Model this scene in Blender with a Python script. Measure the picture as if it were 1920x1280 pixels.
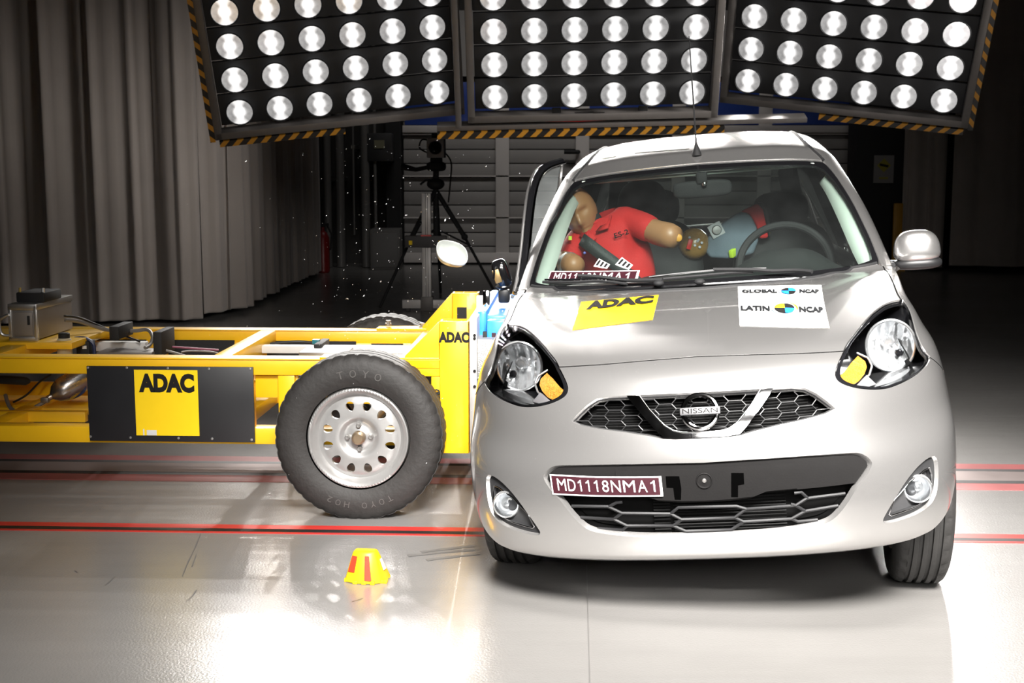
import bpy, bmesh, math, random
import numpy as np
from mathutils import Vector, Matrix, Euler
from mathutils.geometry import delaunay_2d_cdt
random.seed(7)
for _o in list(bpy.data.objects): bpy.data.objects.remove(_o)
SC = bpy.context.scene
COL = SC.collection
R = math.radians
# ------------------------------------------------------------------ camera
FPX, CAMH = 2425.0, 1.40
TH = math.atan(330 / FPX)
cam = bpy.data.cameras.new('camera'); camo = bpy.data.objects.new('camera', cam); COL.objects.link(camo)
cam.sensor_width = 36; cam.lens = 36 * FPX / 1920; cam.clip_end = 100; cam.clip_start = .05
camo.location = (0, 0, CAMH); camo.rotation_euler = (math.pi / 2 - TH, 0, 0)
cam.dof.use_dof = True; cam.dof.focus_distance = 4.3; cam.dof.aperture_fstop = 9
SC.camera = camo
# ------------------------------------------------------------------ world, lights, exposure
w = bpy.data.worlds.new('world'); SC.world = w; w.use_nodes = True
w.node_tree.nodes['Background'].inputs[0].default_value = (.9, .93, 1, 1)
w.node_tree.nodes['Background'].inputs[1].default_value = .006
vs = SC.view_settings
vs.view_transform = 'Standard'; vs.look = 'None'; vs.exposure = 0.12; vs.gamma = 1; vs.use_curve_mapping = False
def area(name, loc, target, sx, sy, power, spread=120, col=(1, .97, .93)):
    l = bpy.data.lights.new(name, 'AREA'); l.shape = 'RECTANGLE'; l.size = sx; l.size_y = sy
    l.energy = power; l.color = col; l.spread = R(spread)
    o = bpy.data.objects.new(name, l); COL.objects.link(o); o.location = loc
    d = Vector(target) - Vector(loc); o.rotation_euler = d.to_track_quat('-Z', 'Y').to_euler()
    return o
# the hall's overhead light bank above the impact point and the one over the photographers
area('overhead_light_bank', (1.0, -.2, 4.2), (1.0, 4.1, .45), 2.6, 1.3, 140, 42)
area('nose_light_bank', (.95, 2.5, 5.4), (.85, 4.0, .5), 2.6, 1.2, 24, 48)
area('front_light_bank', (.9, -2.8, 3.0), (.8, 4.8, .6), 3.6, 1.4, 22, 40)
area('side_fill_light', (4.2, 7.6, 3.2), (-3.15, 11.4, 1.1), 1.6, 1.6, 10, 24)  # added fill lamp out of view, brightens the left curtain folds
area('gate_fill_light', (.8, 15.2, 5.6), (.8, 18.4, 1.2), 5.0, .5, 13, 70)  # added fill lamp out of view, lifts the gate out of the dark
LAMP_W = 25.0
# ------------------------------------------------------------------ helpers
def ray(px, py):
    a = (px - 960) / FPX; b = -(py - 640) / FPX; c, s = math.cos(TH), math.sin(TH)
    return Vector((a, c + b * s, -s + b * c))
def at(px, py, Y):
    r = ray(px, py); t = Y / r.y
    return Vector((r.x * t, Y, CAMH + r.z * t))
def ground(px, py, z=0):
    r = ray(px, py); t = (z - CAMH) / r.z
    return Vector((r.x * t, r.y * t, z))
def onplane(M, px, py, yl):
    """local coordinates in frame M of the spot seen at a pixel, on the frame's plane y = yl"""
    Mi = M.inverted(); o = Mi @ Vector((0, 0, CAMH)); d = Mi.to_3x3() @ ray(px, py)
    t = (yl - o.y) / d.y
    return o + d * t
def tag(o, label=None, cat=None, group=None, kind=None):
    if label: o['label'] = label
    if cat: o['category'] = cat
    if group: o['group'] = group
    if kind: o['kind'] = kind
    return o
def empty(name, M=None, parent=None):
    o = bpy.data.objects.new(name, None); COL.objects.link(o); o.empty_display_size = .1
    if parent: o.parent = parent
    if M is not None: o.matrix_basis = M
    return o
MATS = {}
def mat(name, col, rough=.5, metal=0, var=.06, scale=25, bump=0, bscale=200, coat=0, emit=0, spec=.5, rvar=.05, sheen=0, crough=.03):
    if name in MATS: return MATS[name]
    m = bpy.data.materials.new(name); m.use_nodes = True; nt = m.node_tree; N = nt.nodes; L = nt.links
    b = N['Principled BSDF']
    tc = N.new('ShaderNodeTexCoord'); nz = N.new('ShaderNodeTexNoise'); nz.inputs['Scale'].default_value = scale; nz.inputs['Detail'].default_value = 5
    L.new(tc.outputs['Object'], nz.inputs['Vector'])
    mx = N.new('ShaderNodeMix'); mx.data_type = 'RGBA'
    mx.inputs[6].default_value = tuple(max(0, c * (1 - var)) for c in col) + (1,)
    mx.inputs[7].default_value = tuple(min(1, c * (1 + var)) for c in col) + (1,)
    L.new(nz.outputs['Fac'], mx.inputs[0]); L.new(mx.outputs[2], b.inputs['Base Color'])
    mr = N.new('ShaderNodeMapRange'); mr.inputs[3].default_value = max(0, rough - rvar); mr.inputs[4].default_value = min(1, rough + rvar)
    L.new(nz.outputs['Fac'], mr.inputs[0]); L.new(mr.outputs[0], b.inputs['Roughness'])
    b.inputs['Metallic'].default_value = metal; b.inputs['Specular IOR Level'].default_value = spec
    b.inputs['Coat Weight'].default_value = coat; b.inputs['Coat Roughness'].default_value = crough
    if sheen: b.inputs['Sheen Weight'].default_value = sheen
    if emit:
        b.inputs['Emission Color'].default_value = tuple(col) + (1,); b.inputs['Emission Strength'].default_value = emit
    if bump:
        n2 = N.new('ShaderNodeTexNoise'); n2.inputs['Scale'].default_value = bscale; n2.inputs['Detail'].default_value = 3
        L.new(tc.outputs['Object'], n2.inputs['Vector'])
        bp = N.new('ShaderNodeBump'); bp.inputs['Strength'].default_value = bump; bp.inputs['Distance'].default_value = .01
        L.new(n2.outputs['Fac'], bp.inputs['Height']); L.new(bp.outputs[0], b.inputs['Normal'])
    MATS[name] = m
    return m
def glass(name, tint, rough=.0, ior=1.5, haze=0.0):
    m = bpy.data.materials.new(name); m.use_nodes = True; nt = m.node_tree; N = nt.nodes; L = nt.links
    N.remove(N['Principled BSDF']); out = N['Material Output']
    tr = N.new('ShaderNodeBsdfTransparent'); tr.inputs[0].default_value = tuple(tint) + (1,)
    gl = N.new('ShaderNodeBsdfGlossy'); gl.inputs['Roughness'].default_value = rough
    fr = N.new('ShaderNodeFresnel'); fr.inputs[0].default_value = ior
    mx = N.new('ShaderNodeMixShader'); L.new(fr.outputs[0], mx.inputs[0]); L.new(tr.outputs[0], mx.inputs[1]); L.new(gl.outputs[0], mx.inputs[2])
    res = mx
    if haze:
        df = N.new('ShaderNodeBsdfDiffuse'); df.inputs[0].default_value = (.7, .75, .75, 1)
        nz = N.new('ShaderNodeTexNoise'); nz.inputs['Scale'].default_value = 9
        tc = N.new('ShaderNodeTexCoord'); L.new(tc.outputs['Object'], nz.inputs['Vector'])
        mr = N.new('ShaderNodeMapRange'); mr.inputs[3].default_value = haze * .4; mr.inputs[4].default_value = haze * 1.6; L.new(nz.outputs['Fac'], mr.inputs[0])
        m2 = N.new('ShaderNodeMixShader'); L.new(mr.outputs[0], m2.inputs[0]); L.new(mx.outputs[0], m2.inputs[1]); L.new(df.outputs[0], m2.inputs[2]); res = m2
    L.new(res.outputs[0], out.inputs[0])
    MATS[name] = m
    return m
class MB:
    def __init__(s): s.V = []; s.F = []
    def add(s, V, F):
        o = len(s.V); s.V += [tuple(v) for v in V]; s.F += [tuple(i + o for i in f) for f in F]; return s
    def box(s, c, d, M=None):
        hx, hy, hz = d[0] / 2, d[1] / 2, d[2] / 2
        P = [Vector((x * hx, y * hy, z * hz)) for x in (-1, 1) for y in (-1, 1) for z in (-1, 1)]
        if M is not None: P = [M.to_3x3() @ p for p in P]
        c = Vector(c)
        return s.add([p + c for p in P], [(0, 1, 3, 2), (4, 6, 7, 5), (0, 4, 5, 1), (2, 3, 7, 6), (0, 2, 6, 4), (1, 5, 7, 3)])
    def span(s, x0, x1, y0, y1, z0, z1): return s.box(((x0 + x1) / 2, (y0 + y1) / 2, (z0 + z1) / 2), (abs(x1 - x0), abs(y1 - y0), abs(z1 - z0)))
    def beam(s, a, b, wd, ht, up=(0, 0, 1)):
        a, b = Vector(a), Vector(b); d = (b - a); L = d.length; d.normalize()
        r = d.cross(Vector(up)); r = r.normalized() if r.length > 1e-5 else Vector((1, 0, 0)); u = r.cross(d)
        P = []
        for e in (a, b):
            for (i, j) in ((-1, -1), (1, -1), (1, 1), (-1, 1)): P.append(e + r * i * wd / 2 + u * j * ht / 2)
        return s.add(P, [(3, 2, 1, 0), (4, 5, 6, 7), (0, 1, 5, 4), (1, 2, 6, 5), (2, 3, 7, 6), (3, 0, 4, 7)])
    def tube(s, path, r, n=8, closed=False):
        P = [Vector(p) for p in path]; m = len(P); rings = []; ref = Vector((0, 0, 1))
        rr = r if isinstance(r, (list, tuple)) else [r] * m
        t0 = (P[1] - P[0]).normalized()
        if abs(t0.dot(ref)) > .95: ref = Vector((1, 0, 0))
        side = t0.cross(ref).normalized()
        V = []
        for i in range(m):
            t = (P[(i + 1) % m] - P[i - 1]) if closed else (P[min(i + 1, m - 1)] - P[max(i - 1, 0)])
            t.normalize(); side = side - t * side.dot(t)
            side = side.normalized() if side.length > 1e-6 else t.orthogonal().normalized()
            up = t.cross(side)
            V += [P[i] + (side * math.cos(2 * math.pi * k / n) + up * math.sin(2 * math.pi * k / n)) * rr[i] for k in range(n)]
        Fs = []
        for i in range(m if closed else m - 1):
            j = (i + 1) % m
            for k in range(n): Fs.append((i * n + k, i * n + (k + 1) % n, j * n + (k + 1) % n, j * n + k))
        if not closed: Fs += [tuple(range(n))[::-1], tuple(range((m - 1) * n, m * n))]
        return s.add(V, Fs)
    def lathe(s, prof, M=None, n=32, closed=False, arc=None):
        """profile of (radius, height along local z)"""
        V = []; m = len(prof); M = M or Matrix()
        for (r, h) in prof:
            for k in range(n):
                a = 2 * math.pi * k / n; V.append(M @ Vector((r * math.cos(a), r * math.sin(a), h)))
        Fs = []
        for i in range(m if closed else m - 1):
            j = (i + 1) % m
            for k in range(n): Fs.append((i * n + k, i * n + (k + 1) % n, j * n + (k + 1) % n, j * n + k))
        if not closed:
            if prof[0][0] > 1e-6: Fs.append(tuple(range(n))[::-1])
            if prof[-1][0] > 1e-6: Fs.append(tuple(range((m - 1) * n, m * n)))
        return s.add(V, Fs)
    def prism(s, poly, M, d0, d1):
        """2D polygon (x, y) in frame M extruded along its z from d0 to d1"""
        n = len(poly); V = [M @ Vector((p[0], p[1], d0)) for p in poly] + [M @ Vector((p[0], p[1], d1)) for p in poly]
        F = [tuple(range(n))[::-1], tuple(range(n, 2 * n))] + [(i, (i + 1) % n, n + (i + 1) % n, n + i) for i in range(n)]
        return s.add(V, F)
    def ellipsoid(s, c, r, M=None, n=20, m=12, fn=None, e=1.0):
        V = []; c = Vector(c)
        def pw(t): return math.copysign(abs(t) ** e, t)
        for i in range(m + 1):
            ph = -math.pi / 2 + math.pi * i / m
            for k in range(n):
                a = 2 * math.pi * k / n
                p = Vector((r[0] * pw(math.cos(ph)) * pw(math.cos(a)), r[1] * pw(math.cos(ph)) * pw(math.sin(a)), r[2] * pw(math.sin(ph))))
                if fn: p = fn(p)
                if M is not None: p = M.to_3x3() @ p
                V.append(c + p)
        F = [(i * n + k, i * n + (k + 1) % n, (i + 1) * n + (k + 1) % n, (i + 1) * n + k) for i in range(m) for k in range(n)]
        return s.add(V, F)
    def mesh(s, name, material, bevel=0, angle=35, seg=2, merge=True):
        me = bpy.data.meshes.new(name); me.from_pydata(s.V, [], s.F); me.update()
        bm = bmesh.new(); bm.from_mesh(me)
        if merge: bmesh.ops.remove_doubles(bm, verts=bm.verts, dist=1e-5)
        bmesh.ops.recalc_face_normals(bm, faces=bm.faces)
        if bevel:
            ed = [e for e in bm.edges if len(e.link_faces) == 2 and e.calc_face_angle(0) > R(30)]
            bmesh.ops.bevel(bm, geom=ed, offset=bevel, segments=seg, affect='EDGES', profile=.5, clamp_overlap=True)
        for f in bm.faces: f.smooth = True
        bm.to_mesh(me); bm.free()
        me.set_sharp_from_angle(angle=R(angle)); me.materials.append(material)
        return me
    def build(s, name, material, parent=None, bevel=0, angle=35, seg=2, M=None):
        return link(name, s.mesh(name, material, bevel, angle, seg), parent, M)
def link(name, me, parent=None, M=None):
    o = bpy.data.objects.new(name, me); COL.objects.link(o)
    if parent: o.parent = parent
    if M is not None: o.matrix_basis = M
    return o
def frame(o, x, y, z=None):
    """matrix with origin o and the given x, y directions (z by cross product)"""
    x = Vector(x).normalized(); y = Vector(y); y = (y - x * y.dot(x)).normalized(); z = x.cross(y)
    m = Matrix((x, y, z)).transposed().to_4x4(); m.translation = Vector(o); return m
def text_mesh(s, size=1, bold=0, sx=1, ext=0, align='CENTER'):
    cu = bpy.data.curves.new('txt', 'FONT'); cu.body = s; cu.size = size; cu.align_x = align; cu.align_y = 'CENTER'; cu.offset = bold; cu.extrude = ext; cu.resolution_u = 4
    t = bpy.data.objects.new('txt', cu); COL.objects.link(t)
    dg = bpy.context.evaluated_depsgraph_get(); me = bpy.data.meshes.new_from_object(t.evaluated_get(dg))
    bpy.data.objects.remove(t); bpy.data.curves.remove(cu)
    if sx != 1: me.transform(Matrix.Diagonal((sx, 1, 1, 1)))
    return me
def fit_text(s, width, height, bold=0, ext=.0006):
    """lettering scaled to an exact width and height, centred"""
    me = text_mesh(s, 1, bold)
    xs = [v.co.x for v in me.vertices]; ys = [v.co.y for v in me.vertices]
    cx, cy = (min(xs) + max(xs)) / 2, (min(ys) + max(ys)) / 2
    me.transform(Matrix.Translation((-cx, -cy, 0))); me.transform(Matrix.Diagonal((width / (max(xs) - min(xs)), height / (max(ys) - min(ys)), 1, 1)))
    return me
def lettering(name, s, M, width, height, material, parent, bold=0):
    me = fit_text(s, width, height, bold); me.materials.clear(); me.materials.append(material)
    return link(name, me, parent, M)
def copy_tree(o, parent=None):
    c = o.copy(); COL.objects.link(c); c.parent = parent
    for ch in o.children: copy_tree(ch, c)
    return c
def pip(x, y, P):
    ins = False; n = len(P); j = n - 1
    for i in range(n):
        xi, yi = P[i]; xj, yj = P[j]
        if (yi > y) != (yj > y) and x < (xj - xi) * (y - yi) / (yj - yi) + xi: ins = not ins
        j = i
    return ins
def crom(P, k=4, closed=True):
    """Catmull-Rom subdivision of a 2D/3D polyline"""
    P = [np.array(p, float) for p in P]; n = len(P); out = []
    for i in range(n if closed else n - 1):
        p0, p1, p2, p3 = (P[(i - 1) % n] if closed or i > 0 else P[0]), P[i], P[(i + 1) % n], (P[(i + 2) % n] if closed or i < n - 2 else P[-1])
        for q in range(k):
            t = q / k; out.append(tuple(.5 * (2 * p1 + (p2 - p0) * t + (2 * p0 - 5 * p1 + 4 * p2 - p3) * t * t + (3 * p1 - p0 - 3 * p2 + p3) * t ** 3)))
    if not closed: out.append(tuple(P[-1]))
    return out
# ------------------------------------------------------------------ materials
silver = mat('silver_paint', (.58, .568, .56), .265, .85, var=.02, scale=900, coat=1, rvar=.02)
blackp = mat('black_plastic', (.016, .016, .017), .42, var=.15)
glossb = mat('gloss_black', (.008, .008, .009), .12, var=.1, coat=.6)
softblack = mat('soft_black', (.012, .012, .013), .75, var=.2, bump=.1)
liner = mat('dark_liner', (.004, .004, .004), .9, spec=.1)
chrome = mat('chrome', (.60, .60, .61), .07, 1, var=.02, rvar=.03)
rubber = mat('rubber', (.022, .021, .02), .62, var=.25, scale=14, bump=.15, bscale=90)
oldrub = mat('dusty_rubber', (.022, .020, .019), .66, var=.35, scale=9, bump=.2, bscale=60)
yellow = mat('yellow_paint', (.93, .52, .008), .38, var=.10, scale=6, coat=.3, bump=.03, bscale=30)
signy = mat('sign_yellow', (.98, .66, .01), .6, var=.03, spec=.25)
white = mat('white_print', (.70, .70, .69), .6, var=.03, spec=.25)
inkblack = mat('ink_black', (.012, .011, .011), .7, var=.1, spec=.2)
alu = mat('aluminium', (.62, .61, .60), .34, .85, var=.08, scale=12)
steel = mat('dull_steel', (.30, .29, .28), .42, .8, var=.2, scale=12)
greyframe = mat('grey_frame_paint', (.16, .145, .135), .5, .2, var=.1)
maroon = mat('maroon_print', (.036, .007, .012), .4, var=.05)
bluep = mat('blue_cover', (.03, .26, .80), .38, var=.12, scale=10)
redp = mat('red_paint', (.62, .02, .015), .4, var=.1)
skin = mat('dummy_vinyl', (.33, .165, .075), .42, var=.08, scale=9)
redcloth = mat('red_cloth', (.50, .014, .013), .8, var=.15, scale=14, bump=.25, bscale=300)
greycloth = mat('blue_grey_cloth', (.13, .17, .21), .8, var=.12, bump=.2, bscale=300)
trim = mat('pale_trim', (.50, .55, .50), .6, var=.04)
amber = mat('amber', (.62, .27, .03), .2, .2, var=.5, scale=90, coat=1, bump=.9, bscale=240)
# ------------------------------------------------------------------ the hall
RAIL = Matrix.Translation((-.61, 5.0, 0)) @ Matrix.Rotation(R(-2.6), 4, 'Z')
def floor_material():
    m = bpy.data.materials.new('grey_epoxy_floor'); m.use_nodes = True; nt = m.node_tree; N = nt.nodes; L = nt.links; b = N['Principled BSDF']
    tc = N.new('ShaderNodeTexCoord')
    n1 = N.new('ShaderNodeTexNoise'); n1.inputs['Scale'].default_value = .7; n1.inputs['Detail'].default_value = 6
    n2 = N.new('ShaderNodeTexNoise'); n2.inputs['Scale'].default_value = 14; n2.inputs['Detail'].default_value = 8
    mp = N.new('ShaderNodeMapping'); mp.inputs['Scale'].default_value = (.5, 5, 1)
    n3 = N.new('ShaderNodeTexNoise'); n3.inputs['Scale'].default_value = 3; n3.inputs['Detail'].default_value = 1
    for n in (n1, n2): L.new(tc.outputs['Object'], n.inputs['Vector'])
    L.new(tc.outputs['Object'], mp.inputs[0]); L.new(mp.outputs[0], n3.inputs['Vector'])
    r1 = N.new('ShaderNodeValToRGB'); r1.color_ramp.elements[0].position = .3; r1.color_ramp.elements[1].position = .7
    r1.color_ramp.elements[0].color = (.18, .173, .166, 1); r1.color_ramp.elements[1].color = (.24, .232, .224, 1)
    L.new(n1.outputs[0], r1.inputs[0])
    r3 = N.new('ShaderNodeValToRGB'); r3.color_ramp.elements[0].position = .30; r3.color_ramp.elements[1].position = .55
    r3.color_ramp.elements[0].color = (.97, .97, .97, 1); r3.color_ramp.elements[1].color = (1, 1, 1, 1); L.new(n3.outputs[0], r3.inputs[0])
    mu = N.new('ShaderNodeMix'); mu.data_type = 'RGBA'; mu.blend_type = 'MULTIPLY'; mu.inputs[0].default_value = 1
    L.new(r1.outputs[0], mu.inputs[6]); L.new(r3.outputs[0], mu.inputs[7]); L.new(mu.outputs[2], b.inputs['Base Color'])
    mr = N.new('ShaderNodeMapRange'); mr.inputs[3].default_value = .23; mr.inputs[4].default_value = .28; L.new(n2.outputs[0], mr.inputs[0]); L.new(mr.outputs[0], b.inputs['Roughness'])
    n4 = N.new('ShaderNodeTexNoise'); n4.inputs['Scale'].default_value = 130; n4.inputs['Detail'].default_value = 2; L.new(tc.outputs['Object'], n4.inputs['Vector'])
    bp = N.new('ShaderNodeBump'); bp.inputs['Strength'].default_value = .22; bp.inputs['Distance'].default_value = .004
    L.new(n4.outputs[0], bp.inputs['Height']); L.new(bp.outputs[0], b.inputs['Normal'])
    b.inputs['Specular IOR Level'].default_value = .85
    return m
floor_m = floor_material()
fl = MB().add([(-9, -4, 0), (9, -4, 0), (9, 20, 0), (-9, 20, 0)], [(0, 1, 2, 3)]).build('floor', floor_m); tag(fl, 'glossy grey epoxy floor of the crash hall', kind='structure')
red_line = mat('red_floor_paint', (.52, .035, .03), .35, var=.25, scale=8)
red_faded = mat('faded_red_floor_paint', (.36, .10, .10), .32, var=.3, scale=5)
slot = mat('rail_slot', (.02, .018, .018), .5, .3)
railsteel = mat('rail_steel', (.34, .28, .27), .3, .5, var=.25, scale=6)
RI = RAIL.inverted()
def ly(px, py): return (RI @ ground(px, py)).y
def stripe(name, y0, y1, m, z=.002, x0=-6, x1=8, px=450):
    a, b = ly(px, y0), ly(px, y1)
    P = [RAIL @ Vector((x, y, z)) for x, y in ((x0, a), (x1, a), (x1, b), (x0, b))]
    Q = [p - Vector((0, 0, .004)) for p in P]
    return MB().add(P + Q, [(0, 1, 2, 3), (4, 7, 6, 5), (0, 4, 5, 1), (1, 5, 6, 2), (2, 6, 7, 3), (3, 7, 4, 0)]).build(name, m, fl)
stripe('floor_stripe', 991.5, 984, red_line); stripe('floor_slot', 997, 991.5, slot, .0022); stripe('floor_stripe', 999.5, 997, red_line)
stripe('floor_stripe', 866, 856, red_faded); stripe('floor_slot', 869.5, 865.5, slot, .0026)
stripe('tow_rail', 887, 869, railsteel, .0022); stripe('floor_slot', 891.5, 886.5, slot, .0026); stripe('floor_stripe', 903, 891, red_faded)
# joint and hairline cracks in the slab, rubber marks behind the front wheel
crack_m = mat('slab_joint', (.13, .125, .12), .6)
def ribbon(name, pts, wd, m, z=.0018):
    mb = MB(); P = [Vector((p.x, p.y, z)) for p in pts]; V = []
    for i, p in enumerate(P):
        t = (P[min(i + 1, len(P) - 1)] - P[max(i - 1, 0)]).normalized(); s = Vector((-t.y, t.x, 0)) * wd * (.6 + .8 * random.random()) / 2
        V += [p - s, p + s]
    return mb.add(V, [(2 * i, 2 * i + 1, 2 * i + 3, 2 * i + 2) for i in range(len(P) - 1)]).build(name, m, fl)
ribbon('slab_joint', [ground(1100 + 7 * t / 9, 1060 + 260 * t / 9) for t in range(10)], .004, crack_m)
for pts in ([(376, 1002), (362, 1035), (352, 1055), (342, 1080)], [(368, 1040), (360, 1062)], [(369, 1105), (360, 1118), (350, 1127)], [(214, 1082), (206, 1090), (198, 1097)], [(140, 1070), (146, 1074)], [(680, 1122), (668, 1126), (660, 1128)]):
    ribbon('floor_crack', [ground(*p) for p in crom(pts, 4, False)], .0035, crack_m)
scuff = mat('rubber_scuff', (.13, .125, .12), .5, var=.2, scale=20)
for x0, x1, y in ((790, 890, 1035), (765, 890, 1042), (800, 900, 1050)):
    ribbon('tyre_scuff', [ground(x0 + (x1 - x0) * t / 6, y - 2 * t) for t in range(7)], .022, scuff, .0015)
# walls
wallm = mat('dark_wall', (.05, .048, .046), .8, var=.1, scale=3)
def slab(name, x0, x1, y0, y1, z0, z1, m, parent=None): return MB().span(x0, x1, y0, y1, z0, z1).build(name, m, parent)
tag(slab('wall_back', -9, 9, 18.6, 18.9, 0, 7, wallm), 'dark back wall of the hall', kind='structure')
tag(slab('wall_left', -9.2, -9, -4, 18.9, 0, 7, wallm), 'dark left wall', kind='structure')
tag(slab('wall_right', 9, 9.2, -4, 18.9, 0, 7, wallm), 'dark right wall', kind='structure')
tag(slab('wall_front', -9, 9, -4.2, -4, 0, 7, wallm), 'dark wall behind the camera', kind='structure')
tag(slab('ceiling', -9.2, 9.2, -4.2, 18.9, 7, 7.2, wallm), 'dark hall ceiling', kind='structure')
# sectional gate: every slat panel, post and blue panel is a piece of its own
GY = 18.45
gate = empty('door_1', Matrix.Translation((.5, GY, 0))); tag(gate, 'grey sectional gate at the back of the hall', kind='structure')
GI = gate.matrix_basis.inverted()
slatm = mat('gate_slat', (.34, .325, .315), .6, .1, var=.06, scale=4)
slatd = mat('gate_post', (.68, .64, .62), .5, .1, var=.08, scale=4)
bluepan = mat('blue_panel', (.03, .07, .34), .35, var=.1, scale=3)
gx0, gx1 = at(757, 400, GY).x - .5, at(1612, 400, GY).x - .5
posts = [at(x, 400, GY).x - .5 for x in (942, 1091, 1270, 1430)]
cuts = [gx0] + posts + [gx1]
shared = {}
rowh = .195
for r_ in range(11):
    for i in range(len(cuts) - 1):
        wd = cuts[i + 1] - cuts[i] - .015; key = i
        if key not in shared: shared[key] = MB().box((0, 0, 0), (wd, .05, rowh - .014)).mesh('panel', slatm, .006)
        link('panel', shared[key], gate, Matrix.Translation(((cuts[i] + cuts[i + 1]) / 2, .03 + (.012 if r_ % 3 == 0 else 0), .16 + rowh * (r_ + .5) - rowh * .5)))
for x in posts: MB().box((x, -.02, 1.3), (.19, .05, 2.6)).build('post', slatd, gate, .006)
for r_ in range(1, 4): MB().box(((gx0 + gx1) / 2, -.03, .08 + rowh * 3 * r_ + .0), (gx1 - gx0, .03, .02)).build('hinge_rail', slatd, gate)
MB().box(((gx0 + gx1) / 2, -.04, .10), (gx1 - gx0, .05, .14)).build('bottom_rail', slatd, gate, .006)
zb0, zb1 = at(1100, 238, GY).z, at(1100, 150, GY).z
MB().box(((gx0 + gx1) / 2, -.04, zb0 - .03), (gx1 - gx0, .06, .10)).build('crossbar', slatd, gate, .006)
for i in range(len(cuts) - 1):
    MB().box(((cuts[i] + cuts[i + 1]) / 2, 0, (zb0 + zb1) / 2), (cuts[i + 1] - cuts[i] - .06, .05, zb1 - zb0 - .06)).build('blue_panel', bluepan, gate, .006)
MB().box(((gx0 + gx1) / 2, 0, zb1 + .5), (gx1 - gx0, .05, .9)).build('top_panel', slatm, gate)
h = GI @ at(1073, 285, GY); MB().tube([h + Vector((-.12, -.12, 0)), h + Vector((.08, -.12, 0))], .03).tube([h + Vector((.08, -.12, 0)), h + Vector((.08, .02, 0))], .03).build('gate_handle', softblack, gate)
slab('gate_jamb', gx0 - .22, gx0 - .02, -.25, .1, 0, 3.6, softblack, gate); slab('gate_jamb', gx1 + .02, gx1 + .2, -.25, .1, 0, 3.6, slatd, gate)
# grey-brown curtains
curt = mat('grey_curtain', (.31, .27, .245), .85, var=.12, scale=3, bump=.12, bscale=250, sheen=.3)
def curtain(path, z0, z1, label, amp=.09, wl=.34, seed=1, grp='floor-length hall curtains'):
    rnd = random.Random(seed); P = [Vector((p[0], p[1], 0)) for p in path]; pts = []; n = 0
    for a, b in zip(P[:-1], P[1:]):
        L = (b - a).length; k = max(4, int(L / .028))
        for i in range(k): pts.append((a.lerp(b, i / k), (b - a).normalized()))
    s = 0; ph = [rnd.uniform(0, 6.28) for _ in range(6)]; wv = [rnd.uniform(.7, 1.5) for _ in range(6)]; zs = [z0, z0 + .02] + [z0 + (z1 - z0) * i / 12 for i in range(1, 13)]
    V = []
    for zi, z in enumerate(zs):
        f = (z - z0) / (z1 - z0); s = 0
        for i, (p, t) in enumerate(pts):
            s = i * .028; u = s / wl * 6.283
            d = amp * (math.sin(u * wv[0] + ph[0] + .35 * math.sin(u * .37 + ph[1])) * .55 + math.sin(u * .53 * wv[2] + ph[2] + f * .6) * .55 + .28 * math.sin(u * 2.1 * wv[3] + ph[3] + f * 1.2) + .1 * math.sin(u * 4.3 + ph[4] - f))
            d *= (1.1 - .35 * f); nrm = Vector((-t.y, t.x, 0))
            V.append(p + nrm * d + t * .03 * math.sin(u * .7 + ph[5]) + Vector((0, 0, z)))
    m = len(pts); F = [(j * m + i, j * m + i + 1, (j + 1) * m + i + 1, (j + 1) * m + i) for j in range(len(zs) - 1) for i in range(m - 1)]
    o = MB().add(V, F).build('curtain', curt, None, angle=180)
    so = o.modifiers.new('thick', 'SOLIDIFY'); so.thickness = .006
    return tag(o, label, 'curtain', grp)
cA = ground(388, 604)
curtain([(cA.x - 3.6, cA.y - .9), (cA.x - 1.5, cA.y - .25), (cA.x, cA.y)], .03, 5.2, 'wide grey-brown curtain in front at the left edge of the hall', .055, .26, 3)
curtain([(cA.x - .10, cA.y + .22), (cA.x + .16, cA.y + .45), (cA.x + .22, cA.y + 3.0), (cA.x + .3, cA.y + 5.0)], .06, 5.2, 'dark curtain running back behind the lit left curtain edge', .08, .5, 5)
cB = ground(1690, 508)
curtain([(cB.x, cB.y + .2), (cB.x + .55, cB.y)], .05, 5.2, 'narrow brown curtain strip beside the yellow diamond notice', .07, .2, 8)
curtain([(cB.x + .6, cB.y - .1), (cB.x + 3.4, cB.y - .6)], .08, 5.2, 'dark grey curtain at the right edge behind the door mirror', .05, .7, 9)
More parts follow.
